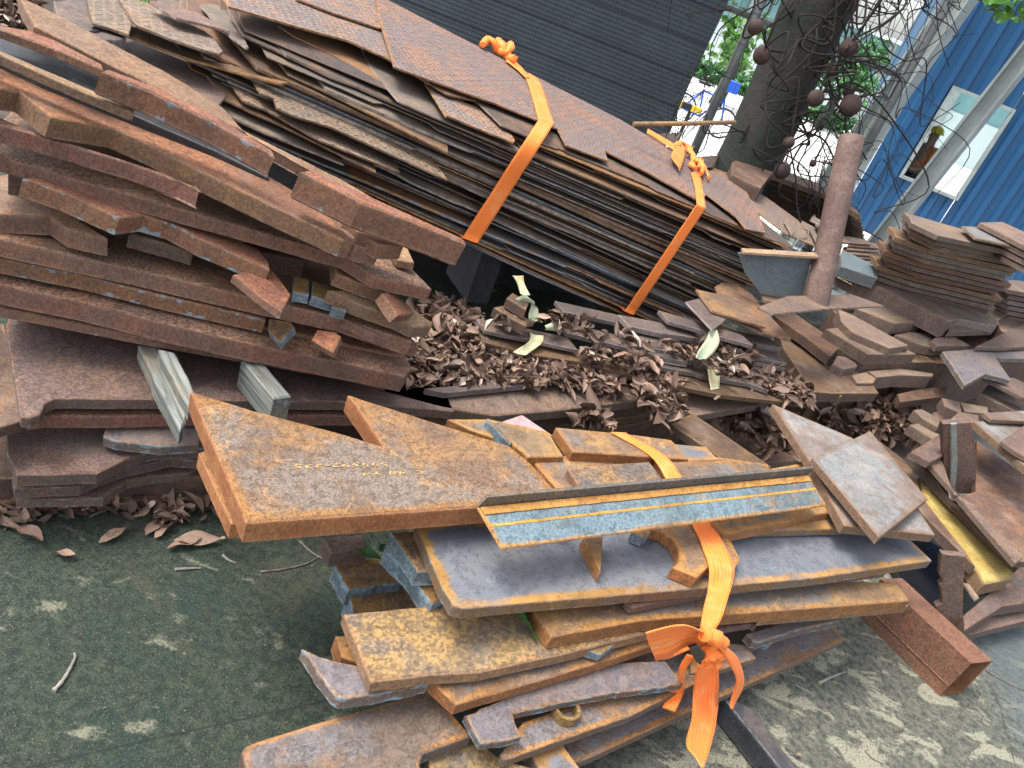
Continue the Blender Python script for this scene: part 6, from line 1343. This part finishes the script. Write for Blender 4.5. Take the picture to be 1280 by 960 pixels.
rb('thin dark brown plate that the slanting pipe stands on', zb+.002, R('I', 290, 545, 345, 572, 560, 552, 760, 542, 640, 500, 400, 505), .010, 'mauve_rust', 'steel_plate', 'steel plate')
# grey painted channel left of the pipe
gp = PL(depthpt(*R('I', 450, 530)[0], 3.15), (math.cos(math.radians(5)), math.sin(math.radians(5)), 0), (0, 0, 1))
gc = empty('grey_channel', gp.o); tag(gc, 'dark blue grey painted channel between the sheet bundle and the pipe', 'channel')
slab('web', gp, R('I', 215, 345, 495, 358, 450, 528, 300, 500, 240, 420), .008, 'grey_paint', parent=gc, sp=.04)
A_ = gp.hit(*R('I', 225, 335)[0]); B_ = gp.hit(*R('I', 500, 352)[0]); nn = gp.n
def flange(A_, B_, nm):
    V = [A_, B_, B_+nn*.05, A_+nn*.05]; V += [p+Vector((0, 0, .009)) for p in V]
    mesh_obj(nm, V, [(0, 3, 2, 1), (4, 5, 6, 7), (0, 1, 5, 4), (1, 2, 6, 5), (2, 3, 7, 6), (3, 0, 4, 7)], 'taupe_rust', gc)
flange(A_, B_, 'flange'); flange(gp.hit(*R('I', 300, 512)[0]), gp.hit(*R('I', 450, 535)[0]), 'flange')
# thin pole lying across behind the bundle and ragged plate corners
o = tube_mesh('thin_rod', [depthpt(*R('F', 690, 462)[0], 3.2), depthpt(*R('F', 880, 460)[0], 3.3), depthpt(*R('F', 1068, 455)[0], 3.45)], .010, 'tan_rust', None, 8); tag(o, 'thin rusty rod lying across behind the bundle below the fence', 'rod')
for x, y, w_, lab in ((720, 500, 150, 'dark jagged sheet corner rising just under the thin rod'), (790, 548, 130, 'lower dark jagged sheet corner behind the second strap'), (900, 585, 110, 'narrow dark sheet tip right of the second strap knot')):
    q = R('F', x, y, x+w_, y-8, x+w_-25, y+35, x+20, y+45); rb(lab, .78, q, .008, 'sheet_dark', 'steel_sheet', 'steel sheet', sp=.03)
rb('brown flat bar end right behind the frayed orange strap end', .76, R('F', 900, 590, 1070, 655, 1065, 668, 940, 640), .012, 'sheet_brown', 'flat_bar', 'flat bar')
# yellow paint numbers on the right hand steel
def paint(txt, a, b, z, size, parent):
    return chalk(txt, a, b, z, size, parent)
chalk('401x18', R('I', 488, 735)[0], R('I', 552, 775)[0], .3606, .03, bs)
for o_ in list(COL.objects):
    if o_.get('label', '').startswith('long brown beam with small yellow'): chalk('4M62.', R('I', 580, 436)[0], R('I', 640, 466)[0], .5855, .035, o_)

# ---------------------------------------------------------------- small things on the ground
def stick(label, pts, r_, mat='stick', z=None, grp='twigs on the concrete'):
    P_ = catmull([S(x, y, r_*1.0) for x, y in pts], 5); n_ = len(P_)
    o = tube_mesh('twig', P_, [r_*(1-.5*i/(n_-1))*(1+.2*math.sin(i*2.1)) for i in range(n_)], mat, None, 6); return tag(o, label, 'twig', grp)
stick('pale curved twig lying alone on the dark concrete at the lower left', R('D', 200, 665, 235, 625, 262, 580, 280, 540, 275, 525), .0045, 'stick_pale')
stick('short straight pale twig near the foot of the low left pile', R('D', 650, 214, 700, 210, 748, 209), .0042, 'stick_pale')
stick('long thin forked twig left of the torch cut blocks', R('D', 970, 222, 1060, 212, 1150, 188, 1205, 150), .003)
stick('dark twig leaning against the long forked twig', R('D', 1115, 108, 1160, 150, 1235, 192), .0035)
stick('tiny twig left of the long forked twig', R('D', 828, 160, 850, 178, 878, 190), .004, 'stick_pale')
stick('pale twig on the mottled concrete right of the front pile', R('K', 515, 638, 560, 615, 618, 594), .0055, 'stick_pale')
stick('curved dark twig on the pale patches at the lower right', R('K', 795, 818, 830, 805, 862, 780), .003)
stick('thin long twig crossing the patches near the bottom edge', R('K', 690, 890, 720, 920, 780, 945), .002)
stick('small upright looking twig on the pale patches, bottom right', R('K', 660, 880, 672, 830), .002)
stick('dark twig by the open end of the hollow tube', R('K', 1140, 590, 1200, 625, 1280, 665), .003)
def gleaf(label, px, py, L, rot, tone, curl=.8, fold=.7, tilt=.05, wid=.32):
    V = []; F = []; T = []; leaf_geom(V, F, T, S(px, py, .012), L, rot, tilt, curl, tone, fold, wid)
    o = leaf_obj('fallen_leaf', V, F, T); tag(o, label, 'leaf', 'fallen leaves on the concrete')
gleaf('curled pinkish leaf lying left on the concrete by the low pile', *R('C', 90, 850)[0], .11, -.3, .8)
gleaf('slim tan leaf pointing up right beside the low pile', *R('C', 405, 868)[0], .085, 1.2, .9, .4, .3)
gleaf('ribbed grey leaf standing under the low pile', *R('C', 560, 840)[0], .07, 1.6, .7, .3, .9)
gleaf('narrow curved tan leaf right of the ribbed grey one', *R('C', 605, 850)[0], .085, 1.3, .92, 1.0, .5)
gleaf('small curled leaf alone in the dark green area', *R('C', 222, 930)[0], .06, .1, .75, 1.0)
gleaf('forked grey leaf just below the arrow plate corner', *R('C', 665, 900)[0], .09, .8, .6, .7)
gleaf('brown leaf below the arrow plate corner pointing right', *R('C', 700, 880)[0], .11, .5, .85, .6)
gleaf('yellow speck of a leaf under the arrow plate corner', *R('C', 825, 873)[0], .022, .5, .95)
gleaf('tiny reddish leaf on the mottled concrete near the black tube', *R('K', 440, 905)[0], .022, .1, .8)
def greenleaf(label, px, py, z, L, rot, wid=.4):
    V = []; F = []; T = []; leaf_geom(V, F, T, S(px, py, z), L, rot, .1, .25, .5, .3, wid)
    o = leaf_obj('green_leaf', V, F, T, None, 'leaf_green'); tag(o, label, 'leaf', 'green leaves tucked in the front pile')
greenleaf('green leaf under the arrow plate, pointing left', *R('L', 735, 672)[0], .27, .09, 3.3)
greenleaf('small green leaf just above the left pointing one', *R('L', 720, 590)[0], .29, .05, 3.0)
greenleaf('green leaf tip touching the slag streaked stub', *R('L', 760, 640)[0], .28, .04, 1.2)
greenleaf('long dark green leaf between the speckled and the blue plate', *R('O', 190, 385)[0], .325, .14, 2.4, .22)

# grit, rust flakes and crumbs on the concrete
V = []; F = []
for i in range(2600):
    px = rnd.uniform(-40, 1320); py = rnd.uniform(630, 1000) if px < 560 else rnd.uniform(760, 1000)
    p = S(px, py, .002)
    if p.y > 3.2: continue
    r_ = rnd.choice((.0012, .0018, .0025, .0025, .004)); b = len(V)
    q = [Vector((rnd.uniform(-1, 1), rnd.uniform(-1, 1), rnd.uniform(0, .6)))*r_+p for _ in range(3)]+[p+Vector((0, 0, r_*.9))]
    V += q; F += [(b, b+1, b+2), (b, b+1, b+3), (b+1, b+2, b+3), (b+2, b, b+3)]
o = mesh_obj('grit', V, F, 'stick'); tag(o, 'fine grit and rust crumbs scattered over the concrete', 'grit', None, 'stuff')

rb('black sheet standing for the deep shade between the blue plate tip and the jagged upright plate', .03, R('K', 790, 200, 880, 70, 990, 150, 962, 425, 850, 300), .025, 'plastic_black', 'steel_plate', 'steel plate')  # added black sheet gives the deep hollow its darkness
rb('added dark sheet for the shaded hollow under the damp leaves behind the triangular plate', .05, R('J', 60, 215, 450, 190, 930, 170, 920, 420, 760, 360, 640, 330, 420, 405, 180, 420), .03, 'sheet_dark', 'steel_plate', 'steel plate')  # shade of the hollow put in as a dark rusty sheet
rb('added dark sheet covering the ground at the right border beneath the holed fork plate', .06, R('I', 1000, 800, 1100, 730, 1420, 700, 1420, 1000, 1000, 930), .03, 'sheet_dark', 'steel_plate', 'steel plate')  # added sheet, blacks out the wet ground seen through this gap
rb('added dark sheet standing for the shade under the yellow channel at the right', .04, R('K', 1000, 130, 1100, 20, 1340, 20, 1340, 280, 1200, 300, 1130, 280), .02, 'sheet_dark', 'steel_plate', 'steel plate')  # darkness under the channel put in as an added sheet
